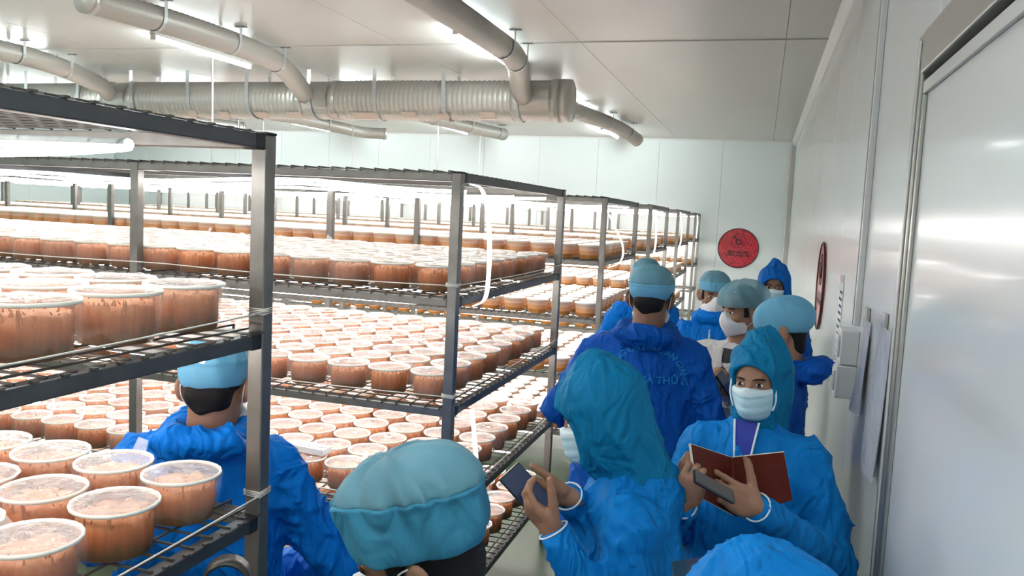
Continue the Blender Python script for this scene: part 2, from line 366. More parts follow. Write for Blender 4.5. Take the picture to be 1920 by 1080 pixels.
# conduit and socket box
cd = thing('cable_trunking', 'slim white cable trunking running down right wall to socket box', 'trunking', (XW, 4.04, 0))
MB().bbox((-.026, -.02, 1.505), (-.0005, .018, HC-.09), .003).build('channel', M['plastic'], cd)
MB().bbox((-.030, .0185, 1.505), (-.0005, .03, HC-.09), .002).build('grey_lip', M['plasticd'], cd)
sb = thing('socket_box', 'white double socket box at the end of the wall trunking', 'socket box', (XW, 4.0, 1.17))
for k, (z0, z1, pr) in enumerate(((.155, .315, .078), (0, .152, .088))):
    bb = MB().bbox((-pr, -.02, z0), (-.0005, .15, z1), .006).build('housing', M['plastic'], sb)
    for yy in (.01, .075):
        MB().bbox((-pr-.012, yy, z0+.03), (-pr-.0003, yy+.05, z1-.03), .004).build('socket_face', M['plastic'], bb)
        for zz in (.05, .085): MB().box((-pr-.0125, yy+.015, z0+zz), (-pr-.0121, yy+.02, z0+zz+.018)).build('slot', M['ink'], bb)
def sheet(parent, name, material, y0, y1, z0, z1, bow, lift, th=.0015, seed=0):
    n, k = 8, 12; v = []
    for s in (0, 1):
        for i in range(n+1):
            for j in range(k+1):
                u, t = i/n, j/k; x = -.004-lift*(1-t)-bow*math.sin(math.pi*u)*(1.2-t)-.006*math.sin(5*u+3*t+seed)*(1-t)-s*th-.0015
                v.append((x, y0+(y1-y0)*u, z0+(z1-z0)*t))
    o = (n+1)*(k+1); f = []
    for i in range(n):
        for j in range(k):
            a = i*(k+1)+j; f += [(a, a+1, a+k+2, a+k+1), (o+a+k+1, o+a+k+2, o+a+1, o+a)]
    return MB().add(v, f).build(name, material, parent, True)
for (yc, zz0, zz1, hw, lab, sd) in ((3.72, 1.18, 1.57, .13, 'plastic document sleeve hanging right beside the socket box', 0), (3.22, 1.06, 1.60, .17, 'longer plastic document sleeve nearest the door jamb', 2)):
    t = thing('document_sleeve', lab, 'sleeve', (XW-.0015, yc, 0), 0, 'document sleeves on the right wall')
    sheet(t, 'paper_sheet', M['paper'], -hw+.015, hw-.015, zz0+.02, zz1-.06, .012, .006, seed=sd)
    sheet(t, 'plastic_pocket', M['sleeve'], -hw, hw, zz0, zz1, .02, .014, seed=sd)
    MB().bbox((-.012, -.03, zz1-.012), (-.001, .03, zz1+.05), .002).build('hanger_clip', M['plasticd'], t)
nt_ = thing('wall_notice', 'narrow printed notice with red heading on the right wall', 'notice', (XW-.001, 5.0, 1.31))
MB().box((-.003, -.11, 0), (-.0002, .11, .38)).build('sheet', M['paper'], nt_)
MB().box((-.0042, -.10, .33), (-.0032, .10, .375)).build('red_heading', M['sign'], nt_)
for k in range(7): MB().box((-.0042, -.09, .03+.04*k), (-.0032, .05+.03*(k % 2), .045+.04*k)).build('text_line', M['ink'], nt_)

# ------------------------------------------------------------------ ducts and ceiling lights
MZ, MY, MR = 3.15, 8.5, .215
md = thing('main_duct', 'thick ribbed silver air duct running across under the ceiling', 'duct', (-2.02, MY, 0))
joins = [-2.35, -4.95, -7.75, -10.6]
b = MB(); xs = []; x = -.06
while x > -12.2: xs.append(x); x -= .019
prof = []
for i, x in enumerate(xs):
    X = -2.02+x; near = min(abs(X-j) for j in joins) < .24
    r = MR+.004*math.sin(x*2.1)+(0 if near else .0058*math.cos(2*math.pi*i/3)); prof.append((x, r))
n = 28; v = []; f = []
for (x, r) in prof:
    for j in range(n): v.append((x, r*math.cos(2*math.pi*j/n), MZ+r*math.sin(2*math.pi*j/n)-.006*abs(x)))
for i in range(len(prof)-1):
    for j in range(n): f.append((i*n+j, i*n+(j+1) % n, (i+1)*n+(j+1) % n, (i+1)*n+j))
b.add(v, f).build('ribbed_hose', M['duct'], md, True)
def xring(mb, x0, x1, r0, r1, z, n=28):
    v = [(xx, rr*math.cos(2*math.pi*j/n), z+rr*math.sin(2*math.pi*j/n)) for xx, rr in ((x0, r0), (x1, r1)) for j in range(n)]
    return mb.add(v, [(j, n+j, n+(j+1) % n, (j+1) % n) for j in range(n)]+[tuple(range(n)), tuple(range(2*n-1, n-1, -1))])
xring(MB(), .0, -.10, MR+.008, MR+.010, MZ).build('end_cap', M['foil'], md, True)
for jx in joins:
    for dx in (-.20, .22): xring(MB(), jx+2.02+dx, jx+2.02+dx-.09, MR+.0115, MR+.0115, MZ-.006*abs(jx+2.02)).build('tape_band', M['foil'], md, True)
for k in range(14):
    X = -.55-.82*k; z = MZ-.006*abs(X); rr = MR+.016
    pts = [(X, -rr*math.sin(a), z-rr*math.cos(a)) for a in np.linspace(-math.pi/2, math.pi/2, 13)]
    pts = [(X, rr, HC-.004)]+pts+[(X, -rr, HC-.004)]
    MB().ribbon(pts, (1, 0, 0), .045, .0012).build('strap', M['strap'], md)
for k in range(16):
    X = -.75-.47*k-.1*rnd.random(); z = MZ-.006*abs(X); a0 = 1.05+.25*rnd.random(); wd = .06+.16*rnd.random()*(2 if k == 3 else 1)
    b = MB(); v = []; na = 6
    for i in range(na+1):
        a = a0-.42*i/na; rr = MR+.014+.006*(i == 0)
        for s in (0, 1): v.append((X-s*wd-.025*rnd.random(), -rr*math.cos(a), z-rr*math.sin(a)))
    v2 = [(p_[0], p_[1]*1.012, p_[2]-.002) for p_ in v]
    k0 = len(v)
    b.add(v+v2, [(2*i, 2*i+1, 2*i+3, 2*i+2) for i in range(na)]+[(k0+2*i+2, k0+2*i+3, k0+2*i+1, k0+2*i) for i in range(na)])
    b.build('peeling_tape', M['pink'], md)
def smooth_path(pts, n=14):
    pts = [np.array(p_, float) for p_ in pts]; out = []
    pp = [2*pts[0]-pts[1]]+pts+[2*pts[-1]-pts[-2]]
    for i in range(1, len(pp)-2):
        L_ = np.linalg.norm(pp[i+1]-pp[i]); k = max(2, int(L_/.03) if n is None else n)
        for j in range(k):
            t = j/k; a, b_, c, d = pp[i-1], pp[i], pp[i+1], pp[i+2]
            out.append(.5*((2*b_)+(-a+c)*t+(2*a-5*b_+4*c-d)*t*t+(-a+3*b_-3*c+d)*t**3))
    out.append(pts[-1]); return out
def branch(pts, r, label, straps, elbow=None):
    t = thing('branch_duct', label, 'duct', (pts[0][0], pts[0][1], 0), 0, 'branch air ducts')
    o = np.array([pts[0][0], pts[0][1], 0])
    path = [p_-o for p_ in smooth_path(pts, None)]
    rr = [r+.0035*math.cos(2*math.pi*i/2) for i in range(len(path))]
    MB().tube(path, rr, 16).build('hose', M['duct2'], t, True)
    for e_ in (0, -1):
        MB().tube([path[e_]+(path[min(3, len(path)-1)]-path[0])*.01*(1 if e_ == 0 else 0), path[e_]-(path[-4]-path[-1])*(-.6 if e_ == -1 else 0)+(path[4]-path[0])*(.6 if e_ == 0 else 0)], r+.006, 16).build('tape_band', M['foil'], t, True)
    for sy in straps:
        i = min(range(len(path)), key=lambda k: abs(path[k][1]+o[1]-sy)); c = path[i]; r2 = r+.006
        sp = [(c[0]+r2*math.sin(a), c[1], c[2]-r2*math.cos(a)) for a in np.linspace(-math.pi/2, math.pi/2, 9)]
        MB().ribbon([(c[0]-r2, c[1], HC-.003)]+sp+[(c[0]+r2, c[1], HC-.003)], (0, 1, 0), .035, .001).build('strap', M['strap'], t)
        MB().box((c[0]+r2-.05, c[1]-.02, HC-.006), (c[0]+r2+.05, c[1]+.02, HC-.001)).build('anchor_plate', M['wire'], t)
    return t
BZ = 3.315
branch([(-2.22, -1.0, BZ), (-2.2, 3, BZ), (-2.17, 6.0, BZ), (-2.2, 7.0, BZ-.01), (-2.42, 7.9, BZ-.07), (-2.50, 8.31, BZ-.14)], .1, 'slim grey air duct above the people joining the big duct end', [2.2, 4.6, 6.55, 7.05])
branch([(-4.72, 4.75, BZ), (-4.60, 5.6, BZ), (-4.6, 6.5, BZ), (-4.72, 7.2, BZ-.01), (-5.0, 8.0, BZ-.08), (-5.1, 8.31, BZ-.14)], .1, 'ribbed slim air duct above the long lit batten at upper left', [5.35, 6.25, 7.1])
branch([(-7.45, 2.0, BZ), (-7.42, 6.0, BZ), (-7.45, 7.0, BZ-.01), (-7.75, 8.0, BZ-.07), (-7.85, 8.31, BZ-.14)], .1, 'slim air duct at the left edge joining the big duct', [4.0, 6.6, 7.3])
branch([(-2.42, 8.68, BZ-.16), (-2.45, 9.4, BZ-.06), (-2.42, 10.8, BZ), (-2.28, 11.8, BZ), (-2.2, 12.8, BZ), (-2.12, 13.3, BZ-.05), (-2.05, 13.45, BZ-.10)], .1, 'far slim duct beyond the capped end of the big duct', [10.6, 11.8, 13.0])
branch([(-5.0, 8.68, BZ-.16), (-5.0, 9.6, BZ-.05), (-4.9, 11.6, BZ), (-4.72, 12.8, BZ), (-4.5, 13.85, BZ)], .1, 'far slim duct with open end beside a lit batten behind big duct', [11.6, 12.7, 13.6])
branch([(-7.7, 8.68, BZ-.18), (-7.7, 9.6, BZ-.05), (-7.5, 11.6, BZ), (-7.4, 12.6, BZ), (-7.1, 13.4, BZ-.05), (-6.7, 13.7, BZ-.05)], .1, 'far slim duct bending sideways at its end behind the big duct', [11.6, 12.7])
branch([(-10.4, 8.68, BZ-.20), (-10.3, 9.6, BZ-.05), (-10.05, 11.9, BZ), (-9.7, 13.6, BZ)], .1, 'leftmost far slim duct seen under the big duct', [11.7, 12.6, 13.4])

def batten(x, y0, y1, label):
    t = thing('ceiling_batten', label, 'ceiling light', (x, y0, HC), 0, 'ceiling batten lights')
    MB().bbox((-.03, 0, -.042), (.03, y1-y0, -.0005), .004).build('housing', M['fix'], t)
    MB().tube([(0, .03, -.062), (0, y1-y0-.03, -.062)], .019, 10).build('lit_tube', M['tube'], t, True)
    for yy in (.0, y1-y0-.03): MB().bbox((-.022, yy, -.084), (.022, yy+.03, -.0425), .003).build('end_cap', M['fix'], t)
names = {(-2.50, 6.3): 'lit ceiling batten beside the slim duct joining big duct end', (-5.47, 6.3): 'long lit batten at upper left, under the ribbed slim duct',
         (-8.28, 6.3): 'lit ceiling batten cut by the left edge of the photo', (-8.38, 13.1): 'far lit batten under the sideways bending slim duct',
         (-5.46, 13.1): 'far lit batten beside the open-ended slim duct', (-2.52, 9.9): 'lit batten half hidden behind the capped end of big duct', (-2.63, 13.3): 'farthest right lit batten near the far wall'}
for (x, y), lab in names.items(): batten(x, y, y+1.5, lab)
row = {2.75: 'second row from the near wall', -.75: 'row nearest the near wall', 9.7: 'row just beyond the big duct', 13.1: 'row nearest the far wall', 6.3: 'row in front of the big duct'}
col = {-.35: 'added over the aisle as fill light', -2.5: 'rightmost', -5.47: 'second from right', -8.3: 'third from right', -11.2: 'fourth from right'}
for yy in row:
    for xx in col:
        if xx == -.35 and yy > 0: continue  # the single aisle batten is unseen, added to brighten the foreground
        if any(abs(xx-k[0]) < .4 and abs(yy-k[1]) < .4 for k in names): continue
        batten(xx, yy, yy+1.5, f'lit ceiling batten, {col[xx]} in the {row[yy]}')
# ------------------------------------------------------------------ racks
UL, PW = 1.49, .04
BASE = dict(top=.138, lev=[-.34, -.775, -1.21, -1.64])
RACKS = [dict(y=-.04, d=1.715, n=2, top=.150, lev=[-.312, -.752, -1.20, -1.63], tub=(1, 2, 3), word='nearest'),
         dict(y=2.90, d=1.71, n=3, top=.138, lev=[-.342, -.775, -1.208, -1.64], tub=(1, 2, 3, 4), word='second'),
         dict(y=5.92, d=1.60, n=5, top=.138, lev=[-.332, -.77, -1.208, -1.64], tub=(1, 2, 3, 4), word='third'),
         dict(y=8.47, d=1.58, n=7, top=.142, lev=[-.332, -.77, -1.208, -1.64], tub=(1, 2, 3), word='fourth'),
         dict(y=11.37, d=1.70, n=8, top=.142, lev=[-.332, -.77, -1.208, -1.64], tub=(1, 2, 3), word='fifth'),
         dict(y=14.38, d=.95, n=8, top=.135, lev=[-.332, -.77, -1.208, -1.64], tub=(1, 2), word='farthest')]
mesh_cache = {}
def shared(key, fn):
    if key not in mesh_cache: mesh_cache[key] = fn()
    return mesh_cache[key]
def mesh_of(mb, name, mats, smooth=False):
    o = mb.build(name, mats, None, smooth); me = o.data; bpy.data.objects.remove(o); return me
for ri, R_ in enumerate(RACKS):
    y0, dp, n = R_['y'], R_['d'], R_['n']; top = R_['top']+CAMZ; x1 = RX; x0 = RX-UL*n
    t = thing('steel_rack', f'long grey steel shelf rack full of tubs, the {R_["word"]} rack from the camera', 'rack', (x1, y0, 0), 0, 'culture racks'); R_['obj'] = t
    # posts (front, back) with black end caps
    for k in range(n+1):
        for (yy, which) in ((0, 'f'), (dp-PW, 'b')):
            px_ = -UL*k if k else 0
            me = shared(('post', round(top, 3)), lambda: mesh_of(MB().bbox((-PW, 0, 0), (0, PW, top), .003), 'post', M['steel']))
            o = link('post', me, t); o.location = (px_, yy, 0)
            o = link('post_cap', shared('pcap', lambda: mesh_of(MB().bbox((-PW-.001, -.001, 0), (.001, PW+.001, .006), .002), 'post_cap', M['blackp'])), t); o.location = (px_, yy, top+.0003)
    levels = [(top, True)]+[(CAMZ+z, False) for z in R_['lev']]
    for li, (zt, is_top) in enumerate(levels):
        bh = .032 if not is_top else .034
        for k in range(n):      # long bars of each bay, front and back
            for yy in (.002, dp-PW+.002):
                me = shared('lbar', lambda: mesh_of(MB().bbox((-UL+.0005, 0, -.033), (-PW-.0005, PW-.004, 0), .003), 'long_bar', M['steel']))
                o = link('long_bar', me, t); o.location = (-UL*k, yy, zt)
        for k in range(n+1):    # cross bars at the bay ends
            me = shared(('cbar', round(dp, 3)), lambda: mesh_of(MB().bbox((-PW+.004, PW+.0005, -.033), (-.003, dp-PW-.0005, 0), .003), 'cross_bar', M['steeld']))
            o = link('cross_bar', me, t); o.location = (-UL*k, 0, zt)
            if k == 0:
                for yy in (PW+.001, dp-PW-.036):
                    o = link('bar_sleeve', shared('slv', lambda: mesh_of(MB().bbox((-PW+.0015, 0, -.0355), (-.001, .035, .0025), .003), 'bar_sleeve', M['blackp'])), t); o.location = (0, yy, zt)
        # welded wire deck, hooked over the bars
        def deck():
            wm = MB(); L_ = UL*n; wr = .0022 if ri < 2 else .003
            st = .062 if ri < 3 else .12
            y = .03
            while y < dp-.02: wm.box((-L_+.01, y-wr, .0005), (-.012, y+wr, .0005+2*wr)); y += st
            x = -.05
            while x > -L_+.02:
                zz = .0007+2*wr
                wm.box((x-wr, -.004, zz), (x+wr, dp+.004, zz+2*wr))
                if ri < 3:
                    for ye in (-.004, dp+.004): wm.box((x-wr, ye-wr, -.006), (x+wr, ye+wr, zz+2*wr))
                x -= st
            if ri < 3:
                y = .06
                while y < dp-.04: wm.box((-.010, y-.006, .0006), (.0005, y+.006, .0048)); y += st
            return mesh_of(wm, 'wire_deck', M['wire'])
        o = link('wire_deck', shared(('deck', ri), deck), t, 'stuff'); o.location = (0, 0, zt)
    # led strips below the top deck and below each loaded shelf
    ord_ = ['top', 'first', 'second', 'third', 'lowest']
    for li, (zt, is_top) in enumerate(levels[:2 if ri == 0 else 4]):
        s = MB(); L_ = UL*n; zz = zt-.045
        ns = (3 if (is_top and ri < 3) else 4) if dp > 1.2 else 2
        if ri == 0 and is_top:
            e_ = np.array([-.075, 1.33, -.012])
            for (dy, sg) in ((-.06, .0), (.30, .006)):
                s.tube([e_+(0, .004*sg, 0), e_+(-.25, dy*.35, -sg), e_+(-.7, dy, -sg), e_+(-1.8, dy*1.5, 0), e_+(-2.8, dy*1.6, 0)], .0125, 8)
            for yy in (.25, .7): s.tube([(-.1, yy, 0), (-1.2, yy+.05, -.01), (-2.85, yy, 0)], .0125, 8)
        else:
            for q in range(ns):
                ys = .18+(dp-.36)*q/(ns-1); pts = []; kk = int(L_/(.16 if (ri < 3 and is_top) else .4))
                for i in range(kk+1):
                    u = i/kk; x = -.06-(L_-.12)*u
                    if is_top: pts.append((x, ys+.05*math.sin(x*2.6+q*1.9+ri), .006*math.sin(x*5+q)-(.022 if ri < 2 else .010)*abs(math.sin(x*1.45+q*.8+ri))))
                    else: pts.append((x, ys+.03*math.sin(x*2+q), 0))
                s.tube(pts, (.009 if ri < 2 else .0065) if is_top else .009, 5 if is_top else 4)
        o = s.build('led_strip', [M['led' if is_top else 'led2'], M['plastic']], None, True); o.location = (x1, y0, zz)
        nz = np.zeros(len(o.data.polygons)*3, np.float32); o.data.polygons.foreach_get('normal', nz)       # the strips shine downwards: plastic back, lit face
        o.data.polygons.foreach_set('material_index', (nz.reshape(-1, 3)[:, 2] > .35).astype(np.int32))
        o['label'] = f'glowing white light strips under the {ord_[li]} level of the {R_["word"]} rack'; o['category'] = 'light strip'; o['group'] = 'rack light strips'
# dangling light tape loops at the aisle ends
def loop(pts, wd, label):
    pts = smooth_path(pts, 6); o = MB().ribbon(pts, (.25, 1, 0), wd, .0022).build('light_tape', M['ledsoft'], None, True)
    tag(o, label, 'light strip', 'dangling light tapes')
def onx(px, py, X):
    d = P(px, py, 1)-CAM; return CAM+d*(X/d[0])
XT = RX+.025
loop([onx(884, 346, XT), onx(903, 355, XT), onx(914, 395, XT), onx(918, 460, XT), onx(915, 530, XT), onx(908, 562, XT), onx(888, 574, XT)], .028, 'white light tape loop beside the near corner post of second rack')
loop([onx(884, 768, XT), onx(888, 800, XT), onx(892, 850, XT), onx(896, 905, XT), onx(893, 925, XT)], .026, 'straight light tape hanging below second shelf of second rack')
loop([onx(1142, 402, XT), onx(1152, 424, XT), onx(1166, 455, XT), onx(1168, 478, XT), onx(1160, 494, XT), onx(1140, 502, XT)], .03, 'curved light tape loop at the end of third rack')
loop([onx(1229, 394, XT), onx(1230, 430, XT), onx(1229, 460, XT), onx(1225, 477, XT)], .04, 'light tape hanging at the end of fourth rack')
loop([onx(1276, 398, XT), onx(1278, 430, XT), onx(1276, 455, XT), onx(1272, 464, XT)], .045, 'light tape hanging at the end of fifth rack')
loop([(RX+.004, 14.43, 2.06), (RX+.02, 14.45, 1.9), (RX+.012, 14.44, 1.66)], .04, 'light tape hanging at the end of farthest rack')
# nylon cords tied along the front and the aisle end of the shelves
def cord(pts, label, r=.0022):
    o = MB().tube(pts, r, 5).build('nylon_cord', M['cord'], None, True); tag(o, label, 'cord', 'nylon cords tied along the shelves')
for ri in (0, 1):
    R_ = RACKS[ri]
    for li in range(3):
        z = CAMZ+R_['lev'][li]+.052; y0, y1 = R_['y']-.004, R_['y']+R_['d']+.004
        nm = ['first', 'second', 'third'][li]
        if ri == 0: pts = [(RX+.004, y0+.03+(y1-y0-.06)*u, z-.012*math.sin(math.pi*u)) for u in np.linspace(0, 1, 9)]
        else: pts = [(RX+.004-.9*UL*3*u, y0-.001, z-.01*abs(math.sin(9*u))) for u in np.linspace(1, 0, 25)]+[(RX+.005, y0+(y1-y0-.03)*u, z+.002-.008*math.sin(math.pi*u)) for u in np.linspace(0, 1, 7)]
        cord(pts, f'thin nylon cord tied across tubs on {nm} shelf of {R_["word"]} rack')
        kn = MB(); yk = (y1-PW-.004) if ri == 0 else y0+.003
        for q in range(4):
            zz = z+.004*q-.006; e_ = .003
            kn.tube([(RX+e_, yk-e_, zz), (RX+e_, yk+PW+e_, zz+.003), (RX-PW-e_, yk+PW+e_, zz), (RX-PW-e_, yk-e_, zz+.002)], .0022, 5, closed=True)
        o = kn.build('cord_knot', M['cord'], None, True); tag(o, f'cord wound round the corner post at {nm} shelf of {R_["word"]} rack', 'cord', 'cord windings on posts')
# thin white hanging cords from the ceiling
for k, (x, y, zb) in enumerate(((-5.83, 7.63, 2.1), (-6.98, 12.95, 2.12), (-5.6, 13.5, 2.12), (-5.3, 14.9, 2.12), (-9.4, 8.1, 2.12), (-9.3, 13.7, 2.12), (-8.9, 12.4, 2.12))):
    o = MB().tube([(x, y, zb), (x+.01, y, (zb+HC)/2), (x, y, HC-.002)], .009, 6).build('hanging_cord', M['plastic'], None, True)
    tag(o, ['white pull cord hanging beside the long batten at upper left', 'white cord hanging below the bent end of far duct', 'left of two white cords hanging by the open-ended duct', 'right of two white cords hanging by the open-ended duct', 'white cord hanging at the far left in front of duct', 'white cord hanging behind the near rack corner post', 'white cord hanging over racks at left near far wall'][k], 'cord', 'hanging white cords')
# ------------------------------------------------------------------ tubs
TR, TH = .0875, .106
def tub_meshes(seed, n=22, stalks=44, k=9, n2=34, skirt=True):
    r = random.Random(seed)
    cup = MB().lathe([(.001, .002), (.070, .001), (.0735, .006), (.079, .06), (.083, TH-.012), (.0835, TH-.004)], n)
    rim = MB().lathe([(.0835, TH-.007), (TR, TH-.006), (TR+.0012, TH-.002), (TR, TH+.002), (.084, TH+.002), (.083, TH-.003)], n)
    ph = [r.uniform(0, 6.28) for _ in range(8)]
    def crinkle(x, y): return .0022*math.sin(70*x+25*math.sin(40*y+ph[0])+ph[1])+.0022*math.sin(55*y-60*x+ph[2])+.0015*math.sin(140*x+90*y+ph[3])
    film = MB(); v = [(0, 0, TH+.004)]; f = []
    for i in range(1, k+1):
        rr = (TR-.002)*i/k
        for j in range(n):
            a = 2*math.pi*j/n; x, y = rr*math.cos(a), rr*math.sin(a)
            v.append((x, y, TH+.0035+.006*(1-(i/k)**2)*(r.random()*.2+.3)+crinkle(x, y)*(1-(i/k)**6)))
    for j in range(n): f.append((0, 1+j, 1+(j+1) % n))
    for i in range(k-1):
        for j in range(n): a = 1+i*n; b_ = a+n; f.append((a+j, b_+j, b_+(j+1) % n, a+(j+1) % n))
    film.add(v, f)
    # gathered film edge hanging over the rim
    prof = [(TR-.003, TH+.0035), (TR+.0035, TH-.001), (TR+.003, TH-.03), (TR-.001, TH-.058), (TR-.006, TH-.085)]
    rv = [r.uniform(-1, 1) for _ in range(n2)]
    if skirt: film.lathe(prof, n2, 1, wob=lambda i, j, a: (0 if i < 2 else (.0022*i*rv[j]*.7), 0 if i < 4 else .010*rv[(j*7) % n2]))
    if seed % 3 == 0:   # a loose tail of film
        a = r.uniform(0, 6.28); c, s_ = math.cos(a), math.sin(a)
        film.add([(TR*c-.02*s_, TR*s_+.02*c, TH), (TR*c+.02*s_, TR*s_-.02*c, TH), ((TR+.02)*c+.012*s_, (TR+.02)*s_-.012*c, TH+.022), ((TR+.016)*c-.014*s_, (TR+.016)*s_+.014*c, TH+.03)], [(0, 1, 2, 3)])
    fill = MB(); hz = .076
    prof = [(.001, .004), (.068, .003), (.071, .007), (.0735, .03), (.0745, hz), (.066, hz+.006), (.04, hz+.009), (.001, hz+.008)]
    fill.lathe(prof, n, 0, wob=lambda i, j, a: ((0, 0) if i < 4 or i == 7 else (r.uniform(-.002, .001), r.uniform(-.007, .009))))
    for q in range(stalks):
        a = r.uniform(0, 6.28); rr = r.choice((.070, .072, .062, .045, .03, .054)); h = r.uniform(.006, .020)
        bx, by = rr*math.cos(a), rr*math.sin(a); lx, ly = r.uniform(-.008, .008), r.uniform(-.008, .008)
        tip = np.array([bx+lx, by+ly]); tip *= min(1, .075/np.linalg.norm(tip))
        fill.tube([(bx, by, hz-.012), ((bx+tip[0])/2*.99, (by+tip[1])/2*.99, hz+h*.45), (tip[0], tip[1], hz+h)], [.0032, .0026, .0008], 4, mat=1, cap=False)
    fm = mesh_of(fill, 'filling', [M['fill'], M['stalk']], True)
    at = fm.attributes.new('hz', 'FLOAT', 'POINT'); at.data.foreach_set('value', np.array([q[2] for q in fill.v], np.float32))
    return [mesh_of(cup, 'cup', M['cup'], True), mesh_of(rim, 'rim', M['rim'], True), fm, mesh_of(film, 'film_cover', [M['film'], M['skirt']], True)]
TV = [tub_meshes(s, skirt=s < 4) for s in range(5)]
def arrays(ms):
    """verts, loop indices, loop totals, materials of a tub with all its parts"""
    V, I_, Tt, Mi = [], [], [], []; b = 0
    for me, mo in zip(ms, (6, 3, 7, 9)):
        v = np.zeros(len(me.vertices)*3, np.float32); me.vertices.foreach_get('co', v)
        l = np.zeros(len(me.loops), np.int32); me.loops.foreach_get('vertex_index', l)
        t = np.zeros(len(me.polygons), np.int32); me.polygons.foreach_get('loop_total', t)
        mi = np.zeros(len(me.polygons), np.int32); me.polygons.foreach_get('material_index', mi)
        V.append(v.reshape(-1, 3)); I_.append(l+b); Tt.append(t); Mi.append(mi+mo); b += len(v)//3
    return np.concatenate(V), np.concatenate(I_), np.concatenate(Tt), np.concatenate(Mi)
TLO = [arrays(tub_meshes(s+20, 14, 12, 5, 20, False)) for s in range(4)]
def far_tub(n):
    v = []; f = []; mm = []
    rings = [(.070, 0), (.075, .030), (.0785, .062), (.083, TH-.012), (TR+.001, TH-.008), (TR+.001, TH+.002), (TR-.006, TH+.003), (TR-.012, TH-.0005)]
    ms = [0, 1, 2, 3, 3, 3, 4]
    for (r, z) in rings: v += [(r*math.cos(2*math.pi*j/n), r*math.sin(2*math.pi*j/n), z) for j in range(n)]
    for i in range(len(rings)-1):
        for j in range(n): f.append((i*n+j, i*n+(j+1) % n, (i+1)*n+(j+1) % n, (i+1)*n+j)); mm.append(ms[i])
    c = len(v); v.append((0, 0, TH+.005)); k = (len(rings)-1)*n
    ff = [(k+j, k+(j+1) % n, c) for j in range(n)]
    return np.array(v), np.array(f), np.array(mm), np.array(ff)
spots = []
for ri, R_ in enumerate(RACKS):
    nr = int((R_['d']-.10)/.181); ncol = int((UL*R_['n']-.1)/.19); pit = (R_['d']-.10-2*TR)/(nr-1)
    for lv in R_['tub']:
        z = CAMZ+R_['lev'][lv-1]+.0105
        for i in range(ncol):
            for j in range(nr):
                if ri == 0 and lv == 3 and i > 6: continue
                if ri > 1 and lv > 2 and i > 20: continue
                jx, jy = rnd.uniform(-.004, .004), rnd.uniform(-.0015, .0015)
                if ri == 0: jj = nr-1-j    # rows counted from the edge away from the camera
                else: jj = j
                off = .0 if jj % 2 == 0 else .0
                x = RX-.055-TR-.19*i+jx+off; y = R_['y']+.05+TR+pit*jj+jy
                q = proj((x, y, z+.08)); sz = .17*FPX/q[2] if q[2] > .2 else 0
                inf = q[2] > .2 and -40 < q[0] < 1960 and -60 < q[1] < 1130
                if not inf: sz = 0
                if ri == 1 and lv == 1 and j > 1 and i > 0: sz *= .80
                if ri == 1 and lv == 4: sz *= .5
                if ri == 0 and lv == 3: sz = 0
                if ri > 1: sz = min(sz, 1)
                spots.append((sz, ri, lv, i, j, x, y, z))
order = sorted(range(len(spots)), key=lambda k: -spots[k][0])
solo = set(k for k in order[:300] if spots[k][0] > 2)
W = ['first', 'second', 'third', 'fourth', 'fifth', 'sixth', 'seventh', 'eighth', 'ninth', 'tenth', 'eleventh', 'twelfth', 'thirteenth', 'fourteenth', 'fifteenth', 'sixteenth', 'seventeenth', 'eighteenth', 'nineteenth', 'twentieth']
SH = ['top', 'second', 'third', 'fourth']
acc = []
for k, (sz, ri, lv, i, j, x, y, z) in enumerate(spots):
    if k in solo:
        rk = 'nearest' if ri == 0 else 'second'; edge = 'far edge' if ri == 0 else 'front edge'
        t = bpy.data.objects.new('culture_tub', None); C.objects.link(t); t.empty_display_size = .05
        t.location = (x, y, z); t.rotation_euler = (0, 0, rnd.uniform(0, 6.28))
        tag(t, f'film-sealed tub, {W[i]} from aisle, {W[j]} row from {edge}, {SH[lv-1]} shelf, {rk} rack', 'tub', 'film-sealed tubs of orange fungus')
        vs_ = TV[rnd.randrange(5)]
        for nm, me in zip(('cup', 'rim', 'filling', 'film_cover'), vs_):
            o = bpy.data.objects.new(nm, me); C.objects.link(o); o.parent = t
    else: acc.append((ri, lv, i, j, x, y, z))
# every other tub: one joined object
VV, II, TT, MM, HZ = [], [], [], [], []; base = 0
def as_arrays(n, lid):
    v, f, mm, ft = far_tub(n)
    return v, np.concatenate([f.ravel(), ft.ravel()]), np.concatenate([np.full(len(f), 4), np.full(len(ft), 3)]), np.concatenate([mm, np.full(len(ft), lid)])
simple = {(16, 4): as_arrays(16, 4), (16, 5): as_arrays(16, 5), (10, 4): as_arrays(10, 4)}
for q_, (ri, lv, i, j, x, y, z) in enumerate(acc):
    if (ri == 1 and i < 15) or (ri == 0 and i < 9 and lv < 3): v, ii, tt, mm = TLO[q_ % 4]
    else: v, ii, tt, mm = simple[(16 if ri < 3 else 10, 5 if (ri == 2 and lv >= 3) else 4)]
    HZ.append(v[:, 2]); a = rnd.uniform(0, 6.28); ca, sa = math.cos(a), math.sin(a)
    v = np.stack([v[:, 0]*ca-v[:, 1]*sa+x, v[:, 0]*sa+v[:, 1]*ca+y, v[:, 2]+z], 1)
    VV.append(v); II.append(ii+base); TT.append(tt); MM.append(mm); base += len(v)
me = bpy.data.meshes.new('culture_tubs_mass')
VV = np.concatenate(VV); II = np.concatenate(II); TT = np.concatenate(TT); MM = np.concatenate(MM)
me.vertices.add(len(VV)); me.vertices.foreach_set('co', VV.astype(np.float32).ravel())
me.loops.add(len(II)); me.loops.foreach_set('vertex_index', II.astype(np.int32))
me.polygons.add(len(TT)); me.polygons.foreach_set('loop_start', (np.cumsum(TT)-TT).astype(np.int32))
